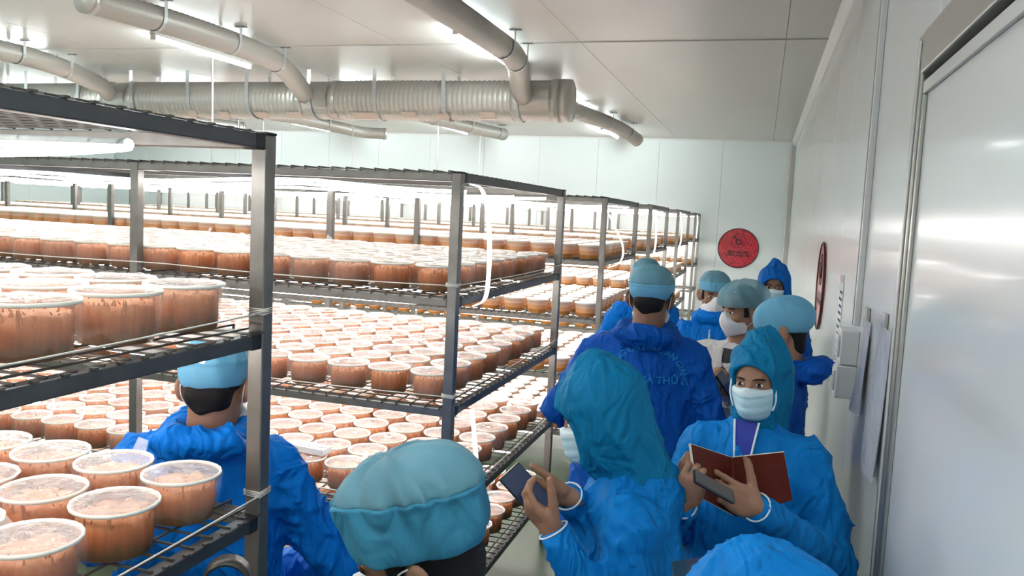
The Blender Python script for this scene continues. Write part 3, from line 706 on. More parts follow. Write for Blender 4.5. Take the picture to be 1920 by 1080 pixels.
me.polygons.foreach_set('material_index', MM.astype(np.int32)); me.polygons.foreach_set('use_smooth', np.ones(len(TT), bool))
me.update(calc_edges=True)
at = me.attributes.new('hz', 'FLOAT', 'POINT'); at.data.foreach_set('value', np.concatenate(HZ).astype(np.float32))
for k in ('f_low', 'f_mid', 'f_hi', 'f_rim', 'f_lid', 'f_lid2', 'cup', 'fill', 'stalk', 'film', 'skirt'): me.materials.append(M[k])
o = link('culture_tubs', me, None, 'stuff')
tag(o, 'all the farther sealed tubs of orange fungus filling the rack shelves', 'tubs', None, 'stuff')
print('tubs', len(spots), 'solo', len(solo), 'mass faces', len(TT))
# white remote-like box lying on the tubs
rb = thing('timer_box', 'flat white box with grey buttons lying on tubs, third shelf of second rack', 'box', tuple(P(583, 838, 3.05)), -.06)
zt = CAMZ+RACKS[1]['lev'][2]+.0105+TH+.012
pp = CAM+(P(580, 846, 1)-CAM)*((zt-CAMZ)/((P(580, 846, 1)-CAM)[2]))
rb.location = tuple(pp); rb.rotation_euler = (0, 0, -.10)
MB().bbox((-.095, -.035, 0), (.095, .035, .03), .004).build('case', M['plastic'], rb)
for q in range(6):
    for s in (-1, 1): MB().bbox((-.078+.022*q, -.012+s*.012, .0302), (-.066+.022*q, -.004+s*.012, .0325), .001).build('button', M['plasticd'], rb)
MB().bbox((.058, -.015, .0302), (.085, .012, .0325), .001).build('display', M['plasticd'], rb)
#@@PEOPLE
# ------------------------------------------------------------------ people: implicit surfaces meshed with surface nets
def smin(a, b, k):
    h = np.clip(.5+.5*(b-a)/k, 0, 1); return b*(1-h)+a*h-k*h*(1-h)
def smax(a, b, k): return -smin(-a, -b, k)
def cap(p, a, b, ra, rb=None):
    a = np.asarray(a, float); b = np.asarray(b, float); rb = ra if rb is None else rb
    d = b-a; t = np.clip(((p-a)@d)/(d@d+1e-12), 0, 1)
    q = p-a-t[:, None]*d
    return np.sqrt((q*q).sum(1))-(ra+(rb-ra)*t)
def ell(p, c, r, e=None):
    q = (p-np.asarray(c, float))
    if e is not None: q = q@e
    r = np.asarray(r, float)
    k0 = np.sqrt(((q/r)**2).sum(1)); k1 = np.sqrt(((q/r**2)**2).sum(1))+1e-9
    return k0*(k0-1)/k1
def rotm(rx=0, ry=0, rz=0): return np.array(Matrix.Rotation(rz, 3, 'Z') @ Matrix.Rotation(ry, 3, 'Y') @ Matrix.Rotation(rx, 3, 'X'))
def folds(p, s=0., fx=15., fz=13.):
    x, y, z = p[:, 0], p[:, 1], p[:, 2]
    w1 = np.sin(6.1*z+s)+.8*np.sin(8.7*x-5*y+2*s); w2 = np.sin(5.3*x+4.1*y+1.3*s)+.7*np.sin(9.1*z-3*x+s)
    f1 = 1-np.abs(np.sin(fx*(x*.8+y*.6)+1.9*w1+s)); f2 = 1-np.abs(np.sin(fz*z+6*(x-y)+2.2*w2+2*s)); f3 = np.sin(27*(x+.5*z)-19*y+2*w2)
    return .75*f1**3+.50*f2**4+.10*f3-.28
def sdf_mesh(fn, lo, hi, h, margin=.0):
    lo = np.asarray(lo, float); hi = np.asarray(hi, float); B = 8
    nb = np.ceil((hi-lo)/(h*B)).astype(int); bs = h*B
    I = np.stack(np.meshgrid(*[np.arange(k) for k in nb], indexing='ij'), -1).reshape(-1, 3)
    d = fn(lo+(I+.5)*bs); I = I[np.abs(d) < bs*.866*1.25+margin]
    if not len(I): return np.zeros((0, 3)), np.zeros((0, 4), int)
    g = np.stack(np.meshgrid(*[np.arange(B+1)]*3, indexing='ij'), -1).reshape(-1, 3)
    G = (I[:, None, :]*B+g[None]).reshape(-1, 3)
    val = np.concatenate([fn(lo+q*h) for q in np.array_split(G, max(1, len(G)//200000))]).reshape(len(I), B+1, B+1, B+1)
    ins = val < 0
    cor = [(a, b, c) for a in (0, 1) for b in (0, 1) for c in (0, 1)]
    S = np.stack([ins[:, a:B+a, b:B+b, c:B+c] for a, b, c in cor], -1)
    mixed = S.any(-1) & ~S.all(-1)
    bi, ci, cj, ck = np.nonzero(mixed)
    cell = I[bi]*B+np.stack([ci, cj, ck], 1)
    N = nb*B+2
    key = (cell[:, 0]*N[1]+cell[:, 1])*N[2]+cell[:, 2]
    vals = np.stack([val[bi, ci+a, cj+b, ck+c] for a, b, c in cor], 1)
    acc = np.zeros((len(cell), 3)); cnt = np.zeros(len(cell))
    for i, ca in enumerate(cor):
        for j, cb in enumerate(cor):
            if j <= i or sum(abs(x-y) for x, y in zip(ca, cb)) != 1: continue
            va, vb = vals[:, i], vals[:, j]; mk = (va < 0) != (vb < 0)
            t = np.where(mk, va/(va-vb+1e-12*(va == vb)), 0)
            acc += mk[:, None]*(np.array(ca)+t[:, None]*(np.array(cb)-np.array(ca))); cnt += mk
    V = lo+(cell+acc/cnt[:, None])*h
    so = np.argsort(key); sk = key[so]
    def find(c):
        kk = (c[:, 0]*N[1]+c[:, 1])*N[2]+c[:, 2]; q = np.clip(np.searchsorted(sk, kk), 0, len(sk)-1)
        return np.where(sk[q] == kk, so[q], -1)
    F = []
    inside = vals < 0; E3 = np.eye(3, dtype=int)
    for ax in range(3):
        o = {0: 4, 1: 2, 2: 1}[ax]       # corner index of the +ax neighbour of corner 0
        mk = inside[:, 0] != inside[:, o]
        a, b = E3[(ax+1) % 3], E3[(ax+2) % 3]; c = cell[mk]
        q = np.stack([find(c), find(c-a), find(c-a-b), find(c-b)], 1)
        fl = ~inside[mk, 0]
        q[fl] = q[fl][:, ::-1]
        F.append(q[(q >= 0).all(1)])
    return V, np.concatenate(F)
def sdf_obj(name, parts, mats, parent, T=None):
    """parts: list of (V,F,material index) joined into one mesh object, smooth shaded"""
    VV, FF, MM = [], [], []; b = 0
    for V, F, mi in parts:
        VV.append(V); FF.append(F+b); MM.append(np.full(len(F), mi)); b += len(V)
    V = np.concatenate(VV); F = np.concatenate(FF); mm = np.concatenate(MM)
    me = bpy.data.meshes.new(name); me.vertices.add(len(V)); me.vertices.foreach_set('co', V.astype(np.float32).ravel())
    me.loops.add(F.size); me.loops.foreach_set('vertex_index', F.astype(np.int32).ravel())
    me.polygons.add(len(F)); me.polygons.foreach_set('loop_start', (np.arange(len(F))*4).astype(np.int32))
    me.polygons.foreach_set('use_smooth', np.ones(len(F), bool)); me.polygons.foreach_set('material_index', mm.astype(np.int32))
    me.update(calc_edges=True)
    for q in (mats if isinstance(mats, (list, tuple)) else [mats]): me.materials.append(q)
    return link(name, me, parent)

# ---- head, in its own frame: origin between the ears at eye height, +Y forward, top at +.115
def head_sdf(p, neck, ears=True):
    d = ell(p, (0, -.014, .030), (.076, .097, .087))
    d = smin(d, ell(p, (0, .018, -.038), (.062, .072, .080)), .03)
    d = smin(d, ell(p, (0, .042, -.088), (.034, .040, .028)), .03)
    d = smin(d, cap(p, (-.030, .078, .017), (.030, .078, .017), .010), .012)
    q = p.copy(); q[:, 0] = np.abs(q[:, 0])
    d = smax(d, -ell(q, (.031, .100, -.001), (.018, .018, .011)), .012)
    d = smin(d, cap(p, (0, .084, .008), (0, .104, -.030), .008, .0125), .012)
    d = smin(d, ell(q, (.013, .094, -.034), (.009, .010, .008)), .008)
    d = smin(d, ell(q, (.040, .066, -.035), (.022, .02, .02)), .02)
    d = smin(d, ell(q, (.013, .088, -.068), (.016, .009, .006)), .008)
    if not ears: return smin(d, cap(p, (0, -.018, -.06), neck, .064, .072), .03)
    ear = ell(q, (.088, -.014, -.012), (.011, .027, .037), rotm(.25, 0, .55))
    ear = smax(ear, -ell(q, (.097, .0, -.006), (.008, .014, .022)), .006)
    d = smin(d, ear, .008)
    d = smin(d, cap(p, (0, -.018, -.06), neck, .064, .072), .03)
    return d
def cap_shell(p, c, r, pw=2.4):
    q = np.abs((p-np.asarray(c))/np.asarray(r)); s = (q**pw).sum(1)**(1/pw)
    return (s-1)*min(r)*.95
def hand_sdf(p, curl, spread=0., thumb=(-.75, .62, -.25), tcurl=.5, wrist=.018):
    """right hand: wrist at origin, fingers +Y, palm faces -Z, thumb on -X"""
    d = ell(p, (0, .050, 0), (.041, .054, .0155))
    d = smin(d, cap(p, (-.026, .030, -.004), (-.024, .072, -.001), .015, .012), .012)
    d = smin(d, cap(p, (.028, .030, -.003), (.028, .072, -.001), .013, .011), .012)
    d = smin(d, cap(p, (0, .01, 0), (0, -wrist, 0), .0255, .026), .02)
    fing = None
    for i, (x, L_, r) in enumerate(((-.030, .074, .0092), (-.0100, .083, .0096), (.0100, .077, .0092), (.0285, .060, .0082))):
        a0, a1, a2 = curl[i]; b = np.array([x, .086 if i < 3 else .078, .001]); sp = spread*(-1.2+.8*i)
        ang = 0; f = None
        for (ll, aa, ra, rb) in ((.46, a0, 1., .93), (.30, a1, .95, .86), (.24, a2, .88, .72)):
            ang += aa; e = b+L_*ll*np.array([math.sin(sp)*math.cos(ang), math.cos(ang)*math.cos(sp), -math.sin(ang)])
            s = cap(p, b, e, r*ra, r*rb); f = s if f is None else smin(f, s, .003); b = e
        fing = f if fing is None else smin(fing, f, .0018)
    d = smin(d, fing, .007)
    t = np.array(thumb, float); t /= np.linalg.norm(t); b = np.array([-.026, .022, -.006]); f = None
    for (ll, ra, rb, tw) in ((.046, .0155, .0125, 0), (.034, .012, .0108, tcurl*.5), (.027, .0106, .0085, tcurl)):
        dd = t+tw*np.array([.55, .55, -.15]); dd /= np.linalg.norm(dd); e = b+ll*dd; s = cap(p, b, e, ra, rb); f = s if f is None else smin(f, s, .004); b = e
    return smin(d, f, .010)
FIST = [(1.1, 1.3, .8)]*4
GRIP = [(.6, .9, .6), (.7, .95, .6), (.75, 1.0, .6), (.8, 1.0, .6)]
EASY = [(.25, .35, .25), (.3, .4, .3), (.35, .45, .3), (.4, .5, .3)]
def frame(fdir, palm):
    y = np.array(fdir, float); y /= np.linalg.norm(y); z = -np.array(palm, float); z -= y*(z@y); z /= np.linalg.norm(z)
    return np.stack([np.cross(y, z), y, z], 1)      # columns: X,Y,Z of the hand

class Person:
    def __init__(s, label, head_px, d, yaw, head_yaw=0., head_pitch=0., head_roll=0., lean=0., skin='skin', group=None, scale=1.0, drop=.0, lean_x=0.):
        """head_px: pixel of the head centre; d: view distance; yaw: facing in world (0 = +Y, away from the camera; + = towards -X)"""
        hc = P(head_px[0], head_px[1], d)
        R = rotm(0, 0, yaw); s.R = R; s.S = scale
        off = R@np.array([lean_x, lean, 0])
        s.root = thing('person', label, 'person', (hc[0]-off[0], hc[1]-off[1], 0), yaw, 'people in the aisle')
        s.o = np.array([hc[0]-off[0], hc[1]-off[1], 0]); s.hc = np.array([lean_x, lean, hc[2]])
        s.HR = rotm(0, 0, head_yaw)@rotm(-head_pitch, 0, 0)@rotm(0, head_roll, 0); s.skin = M[skin]
        s.zs = hc[2]-.238+drop        # shoulder height
        s.arms = {}; s.body_parts = []; s.lean = lean; s.lx = lean_x
        s.nb = np.array([lean_x*.8, lean*.72-.015, s.zs+.045])
    def loc(s, p): return s.R.T@(np.asarray(p)-s.o)            # world -> person frame
    def H(s, V): return V@s.HR.T+s.hc                          # head frame -> person frame
    def Hi(s, p): return (p-s.hc)@s.HR
    def head(s, ears=True):
        nk = s.Hi(s.nb[None])[0]; nk2 = nk*1.0
        V, F = sdf_mesh(lambda p: head_sdf(p, nk2, ears), np.minimum((-.11, -.14, -.14), nk-.09), np.maximum((.11, .135, .14), nk+.09), .0046)
        s.body_parts.append((s.H(V), F, 0))
    def eyes(s):
        for sx in (-1, 1):
            e = MB(); c = np.array([sx*.031, .0835, -.002])
            v = []; f = []; n, k = 16, 10; loc_ = []
            for i in range(k+1):
                for j in range(n):
                    a, b = math.pi*i/k, 2*math.pi*j/n; loc_.append((.0125*math.sin(a)*math.cos(b), math.cos(a))); v.append(s.H((c+np.array([.0125*math.sin(a)*math.cos(b), .0075*math.cos(a), .0062*math.sin(a)*math.sin(b)]))[None])[0])
            for i in range(k):
                for j in range(n): f.append((i*n+j, i*n+(j+1) % n, (i+1)*n+(j+1) % n, (i+1)*n+j))
            e.add(v, f, 0)
            e.m = [1 if abs(sum(loc_[q][0] for q in ff)/4) < .0058 and loc_[ff[0]][1] > -.2 else 0 for ff in f]
            e.build('eye', [M['eyew'], M['iris']], s.root, True)
            MB().tube([s.H(np.array([[sx*x, y, z]]))[0] for x, y, z in ((.013, .0905, .0155), (.028, .0915, .0205), (.043, .083, .0185), (.050, .076, .014))], [.002, .003, .0027, .0012], 6).build('eyebrow', M['hair'], s.root, True)
    def hair(s, nape=-.085, front=.03):
        def fn(p):
            d = smin(ell(p, (0, -.015, .030), (.0775, .1005, .090)), cap(p, (-.03, -.070, -.03), (.03, -.070, -.03), .030), .03)
            d = smin(d, ell(p, (0, -.046, -.065), (.058, .045, .060)), .02)
            lim = nape+7*p[:, 0]**2+np.clip((p[:, 1]+.03)*1.7, 0, 1)       # hairline climbs from nape to temple
            d = smax(d, lim-p[:, 2]+.004*np.sin(90*p[:, 0]), .006)
            q = np.abs(p[:, 0]); burn = smax(smax(np.abs(p[:, 1]-.024)-.012, np.abs(q-.066)-.012, .004), np.abs(p[:, 2]+.0)-.03, .006)
            return smin(smax(d, p[:, 1]-.075, .01), burn, .006)
        V, F = sdf_mesh(fn, (-.12, -.15, -.14), (.12, .12, .14), .006); s.hair_o = sdf_obj('hair', [(s.H(V), F, 0)], s.skin_hair(), s.root)
    def skin_hair(s): return M['hair']
    def cap(s, c=(0, -.014, .050), r=(.091, .114, .088), brim=.010, tilt=.18, seam=.085, pw=2.4, seed=1., crown=True, wr=.004, mats=('cap', 'capt'), name='surgical_cap'):
        def sh(p, off):
            d = cap_shell(p, c, (r[0]+off, r[1]+off, r[2]+off), pw)
            a = np.arctan2(p[:, 0], p[:, 1]); z = p[:, 2]-seam
            pleat = np.abs(np.sin(7*a+seed+2*np.sin(3*a)))**3*np.exp(-(z/.028)**2)
            fold = .5*np.sin(5*a+18*p[:, 2]+seed)+.5*np.sin(11*a-30*p[:, 2]+2*seed)
            return d-wr*pleat-wr*.45*fold
        def low(p):
            d = sh(p, 0); z = p[:, 2]
            d = smin(d, sh(p, .0035)+np.maximum(np.abs(z-seam-.12*p[:, 1])-.004, 0)*1.2, .004)   # raised crown seam
            d = smax(d, (brim+tilt*p[:, 1])-z, .004)
            if crown: d = np.maximum(d, z-seam-.12*p[:, 1]-.001)
            return d
        V, F = sdf_mesh(low, (-.16, -.19, -.08), (.16, .17, .19), .005)
        co = sdf_obj(name, [(s.H(V), F, 0)], M[mats[0]], s.root)
        if crown:
            V, F = sdf_mesh(lambda p: np.maximum(sh(p, -.001), -(p[:, 2]-seam-.12*p[:, 1]+.002)), (-.16, -.19, -.02), (.16, .17, .19), .005)
            sdf_obj('cap_crown', [(s.H(V), F, 0)], M[mats[1]], co)
    def mask(s, kind='fold', mats=('mask', None), straps=True):
        def base(p):
            d = ell(p, (0, .018, -.042), (.078, .084, .092))
            d = smin(d, ell(p, (0, .042, -.090), (.050, .054, .038)), .03)
            return d
        if kind == 'fold':
            def fn(p):
                x = np.abs(p[:, 0])
                d = smin(base(p), ell(p, (0, .070, -.045), (.046, .053, .055)), .03)
                ridge = smax(.9*x+.9*(p[:, 1]-.128)+.25*np.abs(p[:, 2]+.035), d-.012, .01)
                d = smin(d, ridge, .012)
                d = smax(d, .022+.10*x-p[:, 1], .004)
                top = -.004-1.4*np.maximum(x-.012, 0)+.6*np.maximum(x-.03, 0)+.006*np.exp(-(x/.012)**2)
                d = smax(d, p[:, 2]-top, .004); d = smax(d, -.128-p[:, 2]+.30*x, .006)
                return d
        else:
            def fn(p):
                x = np.abs(p[:, 0]); d = smin(base(p)-.003, cap(p, (0, .093, -.01), (0, .100, -.08), .022, .026), .035)
                d = d+.0015*np.maximum(0, np.sin((p[:, 2]+.02)*2*math.pi/.026))*np.exp(-(x/.06)**4)
                d = smax(d, .020-p[:, 1], .004)
                d = smax(d, p[:, 2]-(-.013+.007*np.exp(-(x/.015)**2)-.06*x), .004); d = smax(d, -.122-p[:, 2], .006)
                return d
        V, F = sdf_mesh(fn, (-.10, -.02, -.16), (.10, .17, .05), .004)
        mo = None
        if mats[1]:
            zc = V[F].mean(1)[:, 2] > -.030
            mo = sdf_obj('face_mask', [(s.H(V), F, 0)], [M[mats[0]], M[mats[1]]], s.root); mo.data.polygons.foreach_set('material_index', zc.astype(np.int32))
        else: mo = sdf_obj('face_mask', [(s.H(V), F, 0)], M[mats[0]], s.root)
        if straps:
            for sx in (-1, 1):
                pts = [(sx*.066, .035, -.012), (sx*.080, .012, .012), (sx*.088, -.018, .016), (sx*.088, -.034, -.008), (sx*.083, -.026, -.040), (sx*.074, .005, -.062), (sx*.062, .034, -.085)]
                MB().tube([s.H(np.array([q]))[0] for q in smooth_path(pts, 4)], .0017, 5).build('ear_loop', M['mask'], mo, True)
    def arm(s, side, elbow, wrist, hand=None, fdir=None, palm=None, sleeve_end=.0, mirror=None, wr=.05, **kw):
        """side: 'l'/'r' of the person; elbow, wrist in the person frame"""
        sx = -1 if side == 'l' else 1
        sh = np.array([sx*.165*s.S+s.lx*.6, s.lean*.5-.01, s.zs-.015]); s.arms[side] = (sh, np.array(elbow, float), np.array(wrist, float), wr)
        if hand is not None:
            Fm = frame(fdir, palm); mir = np.array([1 if side == 'r' else -1, 1, 1.])
            if side == 'l': Fm = Fm.copy(); 
            V, F = sdf_mesh(lambda p: hand_sdf(p, hand, **kw), (-.11, -.10, -.13), (.08, .20, .05), .0036)
            V = V*mir
            if side == 'l': F = F[:, ::-1]
            s.body_parts.append((V@Fm.T+np.array(wrist, float), F, 0))
    def gown(s, mat_='gown', hem=.45, hoodback=True, seed=0., amp=.011, w=1.0, name='gown', belly=0., coat=False, neck=(.085, .070), elastic=True):
        zs, S = s.zs, s.S; ly = s.lean; lx = s.lx
        A = np.array([lx*.5, ly*.45, zs-.10]); B = np.array([0, 0, zs-.50]); Cc = np.array([0, 0, hem+.02])
        sc = np.array([1, 1.42, 1])
        def fn(p):
            q = p*sc
            d = cap(q, A*sc, B*sc, .165*w*S, (.18+belly)*w*S)
            d = smin(d, cap(q, B*sc, Cc*sc, (.18+belly)*w*S, .235*w*S), .06)
            d = smin(d, cap(p, (-.145*S+lx*.6, ly*.5-.01, zs-.005), (.145*S+lx*.6, ly*.5-.01, zs-.005), .062), .07)
            d = smin(d, cap(p, (lx*.6, ly*.5-.01, zs), s.nb+(0, 0, .0), *neck), .05)
            arm = None
            for side, (sh, el, wrp, wr) in s.arms.items():
                a = smin(cap(p, sh, el, .078, .066), cap(p, el, wrp, .068, wr), .03)
                arm = a if arm is None else np.minimum(arm, a)
            if arm is not None: d = smin(d, arm, .035)
            if hoodback:
                nb = s.nb
                ring = np.sqrt((np.sqrt((p[:, 0]-nb[0])**2+((p[:, 1]-nb[1]+.012)*.92)**2)-.096)**2+((p[:, 2]-nb[2]-.042-.30*(p[:, 1]-nb[1])*.5))**2)-.042
                flap = ell(p, (nb[0], nb[1]-.138, nb[2]+.045), (.132, .064, .050), rotm(-.35, 0, 0))
                d = smin(d, smin(ring, flap, .04), .018)
            d = d-1.6*amp*folds(p, seed, 19., 17.)-1.0*amp*folds(p*2.1, seed+2, 17., 15.)-.55*amp*folds(p*3.7, seed+4, 17., 13.)
            d = smax(d, hem-p[:, 2], .01)
            for side, (sh, el, wrp, wr) in s.arms.items():      # sleeve mouth cut
                dd = (wrp-el)/np.linalg.norm(wrp-el); cut = np.maximum(((p-wrp)@dd)-.012, np.sqrt(((p-wrp)**2).sum(1))-.16)
                inn = np.where(np.sqrt(((p-wrp)**2).sum(1)) < .13, ((p-wrp)@dd)-.01, -1.); d = smax(d, inn, .006)
            return d
        pts = np.array([A, B, Cc]+[q for a in s.arms.values() for q in a[:3]]+[s.nb])
        V, F = sdf_mesh(fn, np.minimum(pts.min(0)-.17, [-.34, -.28, hem-.03]), np.maximum(pts.max(0)+.17, [.34, .26, 0]), .0105, .012)
        s.gown_fn = fn
        s.gown_o = sdf_obj(name, [(V, F, 0)], M[mat_], s.root); s.gV, s.gF = V, F
        if elastic:
            for side, (sh, el, wrp, wr) in s.arms.items():
                dd = (wrp-el)/np.linalg.norm(wrp-el); u = np.cross(dd, (0, 0, 1)); u /= np.linalg.norm(u)+1e-9; v = np.cross(dd, u); c = wrp+dd*.006
                MB().tube([c+(wr-.007)*(math.cos(t)*u+math.sin(t)*v) for t in np.linspace(0, 2*math.pi, 20, False)], .0027, 6, closed=True).build('cuff_elastic', M['elastic'], s.gown_o, True)
        return s.gown_o
    def hood(s, mat_='hood', peak=(0, -.03, .15), seed=0., open_c=(0, .115, -.035), open_r=(.072, .085, .098), fat=0., cut=None, pr=.05, nr=(.092, .105)):
        nk = s.Hi(s.nb[None])[0]; dn = s.Hi((s.nb+(0, -.01, -.05))[None])[0]
        def outer(p):
            d = ell(p, (0, -.018, .025), (.104+fat, .128+fat, .112+fat))
            d = smin(d, cap(p, (0, -.03, .05), peak, .07, pr), .06)
            d = smin(d, ell(p, (0, .0, -.06), (.100+fat, .105+fat, .10)), .05)
            d = smin(d, cap(p, (0, -.03, -.07), dn, *nr), .06)
            g = p*np.array([1.2, 1., .75])
            return d-.013*folds(g, seed, 48., 20.)
        def fn(p):
            d = outer(p)
            if cut is not None: d = smax(d, cut-(p@s.HR.T+s.hc)[:, 2], .01)
            d = smax(d, -smin(ell(p, open_c, open_r), cap(p, (0, .02, .0), (0, .16, -.02), .055, .075), .03), .012)
            return d
        V, F = sdf_mesh(fn, np.minimum((-.19, -.22, -.2), np.minimum(nk, dn)-.15), np.maximum((.19, .2, .24), np.maximum(nk, dn)+.15), .0065, .012)
        ho = sdf_obj('hood', [(s.H(V), F, 0)], M[mat_], s.root)
        return ho
    def legs(s, hem=.45, st=.10, fw=0., mt='trous'):
        for sx in (-1, 1):
            fn = lambda p: smin(cap(p, (sx*.085, 0, .92), (sx*st, fw*sx+.02, .50), .10, .075), cap(p, (sx*st, fw*sx+.02, .50), (sx*st, fw*sx, .09), .075, .06), .03)-.006*folds(p, sx)
            V, F = sdf_mesh(lambda p: smax(smax(fn(p), p[:, 2]-max(hem+.25, .6), .01), .055-p[:, 2], .01), (sx*.1-.2, -.3, 0), (sx*.1+.2, .3, .95), .014, .01)
            sdf_obj('trouser_leg', [(V, F, 0)], M[mt], s.root)
            fs = lambda p: smax(smin(ell(p, (sx*st, fw*sx+.07, .035), (.048, .125, .055)), cap(p, (sx*st, fw*sx-.01, .05), (sx*st, fw*sx-.01, .09), .045), .03), .002-p[:, 2], .006)
            V, F = sdf_mesh(fs, (sx*st-.1, -.3, -.01), (sx*st+.1, .4, .16), .010)
            sdf_obj('shoe', [(V, F, 0)], M['shoe'], s.root)
    def body(s):
        """one skin mesh: head and neck, trunk, arms and hands"""
        zs = s.zs; A = np.array([s.lx*.5, s.lean*.45, zs-.10]); B = np.array([0, 0, zs-.5]); sc = np.array([1, 1.5, 1])
        def fn(p):
            q = p*sc; d = cap(q, A*sc, B*sc, .125*s.S, .13*s.S)
            d = smin(d, cap(p, (s.lx*.6, s.lean*.5-.01, zs-.06), s.nb+(0, 0, .01), .05, .05), .04)
            for (sh, el, wrp, wr) in s.arms.values():
                d = smin(d, smin(cap(p, sh, el, .042, .036), cap(p, el, wrp, .036, .027), .02), .03)
            for sx in (-1, 1): d = smin(d, cap(p, (sx*.08, 0, zs-.5), (sx*.09, 0, .25), .06, .04), .04)
            return d
        pts = np.array([A, B]+[q for a in s.arms.values() for q in a[:3]]+[s.nb])
        V, F = sdf_mesh(fn, np.minimum(pts.min(0)-.15, [-.3, -.2, .18]), np.maximum(pts.max(0)+.15, [.3, .2, 0]), .022)
        s.body_parts.append((V, F, 0))
        return sdf_obj('body', s.body_parts, s.skin, s.root)

PI = math.pi
# --- D: seen from behind, lettering on the back
D = Person('person from behind in blue gown with pale lettering across the back', (1221, 556), 3.45, .03, head_yaw=-.05, head_pitch=.12, skin='skin2', scale=1.2, lean_x=.035)
D.head(); D.hair(nape=-.075); D.cap(brim=-.012, tilt=.10, seam=.058, seed=2., wr=.003, r=(.093, .116, .086))
D.mask('fold'); D.arm('l', (-.36, .06, D.zs-.30), (-.26, .22, D.zs-.42), GRIP, (.4, .8, .1), (0, -.2, -1)); D.arm('r', (.335, -.02, D.zs-.31), (.32, .10, D.zs-.56), EASY, (0, .3, -1), (-1, 0, 0))
D.gown('gownd', hem=.62, seed=1.1, w=1.16, amp=.010); D.legs(.5); D.body()
gb = BVHTree.FromPolygons([tuple(v) for v in D.gV], [tuple(map(int, f)) for f in D.gF])
def on_back(x, z):
    hit = gb.ray_cast(Vector((x, -1, z)), Vector((0, 1, 0))); y = hit[0].y if hit[0] else -.2
    return (x, y-.003, z)
tc_ = D.loc(P(1207, 720, 3.27))
def arc_map(x, y, R0=.135): a = x/R0*.98; return on_back(tc_[0]+(R0+y)*math.sin(a)*1.05, tc_[2]+(R0+y)*math.cos(a)*.95)
text_mesh('TRƯỜNG ĐẠI HỌC AN GIANG', .033, 'arched_lettering', M['print'], D.gown_o, arc_map, bold=.0008)
text_mesh('NHÀ THỦ', .040, 'lettering', M['print'], D.gown_o, lambda x, y: on_back(x*1.05+tc_[0]+.035, tc_[2]-.005+y), bold=.0012)
# --- E: hooded, facing us, with an open maroon notebook
E_ = Person('person in light blue hooded gown and mask holding an open maroon notebook', (1424, 706), 2.62, PI-.22, head_yaw=-.12, head_pitch=.16, head_roll=.06, skin='skin', scale=1.0)
bk_c = P(1372, 905, 2.26)      # notebook spine middle
E_.head(False); E_.eyes(); E_.hair(nape=-.02); E_.mask('pleat', ('maskb', 'maskw'), straps=False)
wl, wr_ = E_.loc(P(1420, 952, 2.21)), E_.loc(P(1278, 944, 2.19))
E_.arm('l', (-.275, .02, E_.zs-.31), wl, [(.25, .35, .2), (.35, .5, .3), (.45, .6, .3), (.55, .65, .3)], E_.loc(P(1330, 905, 2.19))-wl, E_.loc(P(1380, 905, 2.6))-E_.loc(P(1380, 905, 2.1)), thumb=(-.8, .55, -.1), tcurl=.15, spread=.05, wr=.047)
E_.arm('r', (.27, .02, E_.zs-.31), wr_, [(.8, 1.1, .7), (.85, 1.15, .7), (.9, 1.15, .7), (.95, 1.15, .7)], E_.loc(P(1308, 885, 2.13))-wr_, E_.loc(P(1380, 905, 2.6))-E_.loc(P(1380, 905, 2.1)), thumb=(-.35, .85, -.45), tcurl=.7, wr=.047)
E_.gown('gownl', hem=.40, hoodback=False, seed=3.3, w=1.06, amp=.010, neck=(.11, .088))
E_.hood('hood', peak=(0, -.06, .10), seed=1.5, open_c=(0, .125, -.038), open_r=(.066, .075, .100), fat=-.010, cut=E_.zs+.05, nr=(.082, .09))
E_.legs(.40); E_.body()
# V neck: dark blue shirt between white edged gown fronts
def front_y(P_, x, z, y0=.2):
    y = y0
    for _ in range(60):
        dd = float(P_.gown_fn(np.array([[x, y, z]]))[0]); y -= max(dd*.8, .0008)
        if dd < .001: break
    return y
zt, zb = E_.zs+.105, E_.zs-.19
yb_, yt_ = front_y(E_, 0., zb)+.003, E_.nb[1]+.088
vv = []; n = 10
for i in range(n+1):
    z = zb+(zt-zb)*i/n; hw = .002+.036*(i/n)
    for q in range(5):
        x = .012-.010*(1-i/n)+hw*(q/2-1); vv.append((x, yb_+(yt_-yb_)*i/n+.028*math.sin(PI*i/n), z))
bk = [(x, y-.02, z) for x, y, z in vv]; k0 = len(vv)
ff = [(i*5+q, i*5+q+1, i*5+q+6, i*5+q+5) for i in range(n) for q in range(4)]
MB().add(vv+bk, ff+[tuple(k0+q for q in f[::-1]) for f in ff]).build('shirt_front', M['navy'], E_.root, True)
for e_ in (0, 4): MB().tube([np.array(vv[i*5+e_])+(0, .002, 0) for i in range(n+1)], .0036, 6).build('gown_edge', M['elastic'], E_.root, True)
# hood opening elastic
def hood_ring(Pn, rx, rz, zc, y0, dep):
    pts = []
    for t in np.linspace(-2.1, 2.1, 40):
        x, z = rx*math.sin(t), zc+rz*math.cos(t); y = y0-dep*(x/rx)**2-.30*max(0, z-zc)-.10*max(0, zc-z)
        pts.append(Pn.H(np.array([[x, y, z]]))[0])
    MB().tube(pts, .0036, 6).build('face_elastic', M['elastic'], Pn.root, True)
hood_ring(E_, .074, .098, -.035, .098, .034)
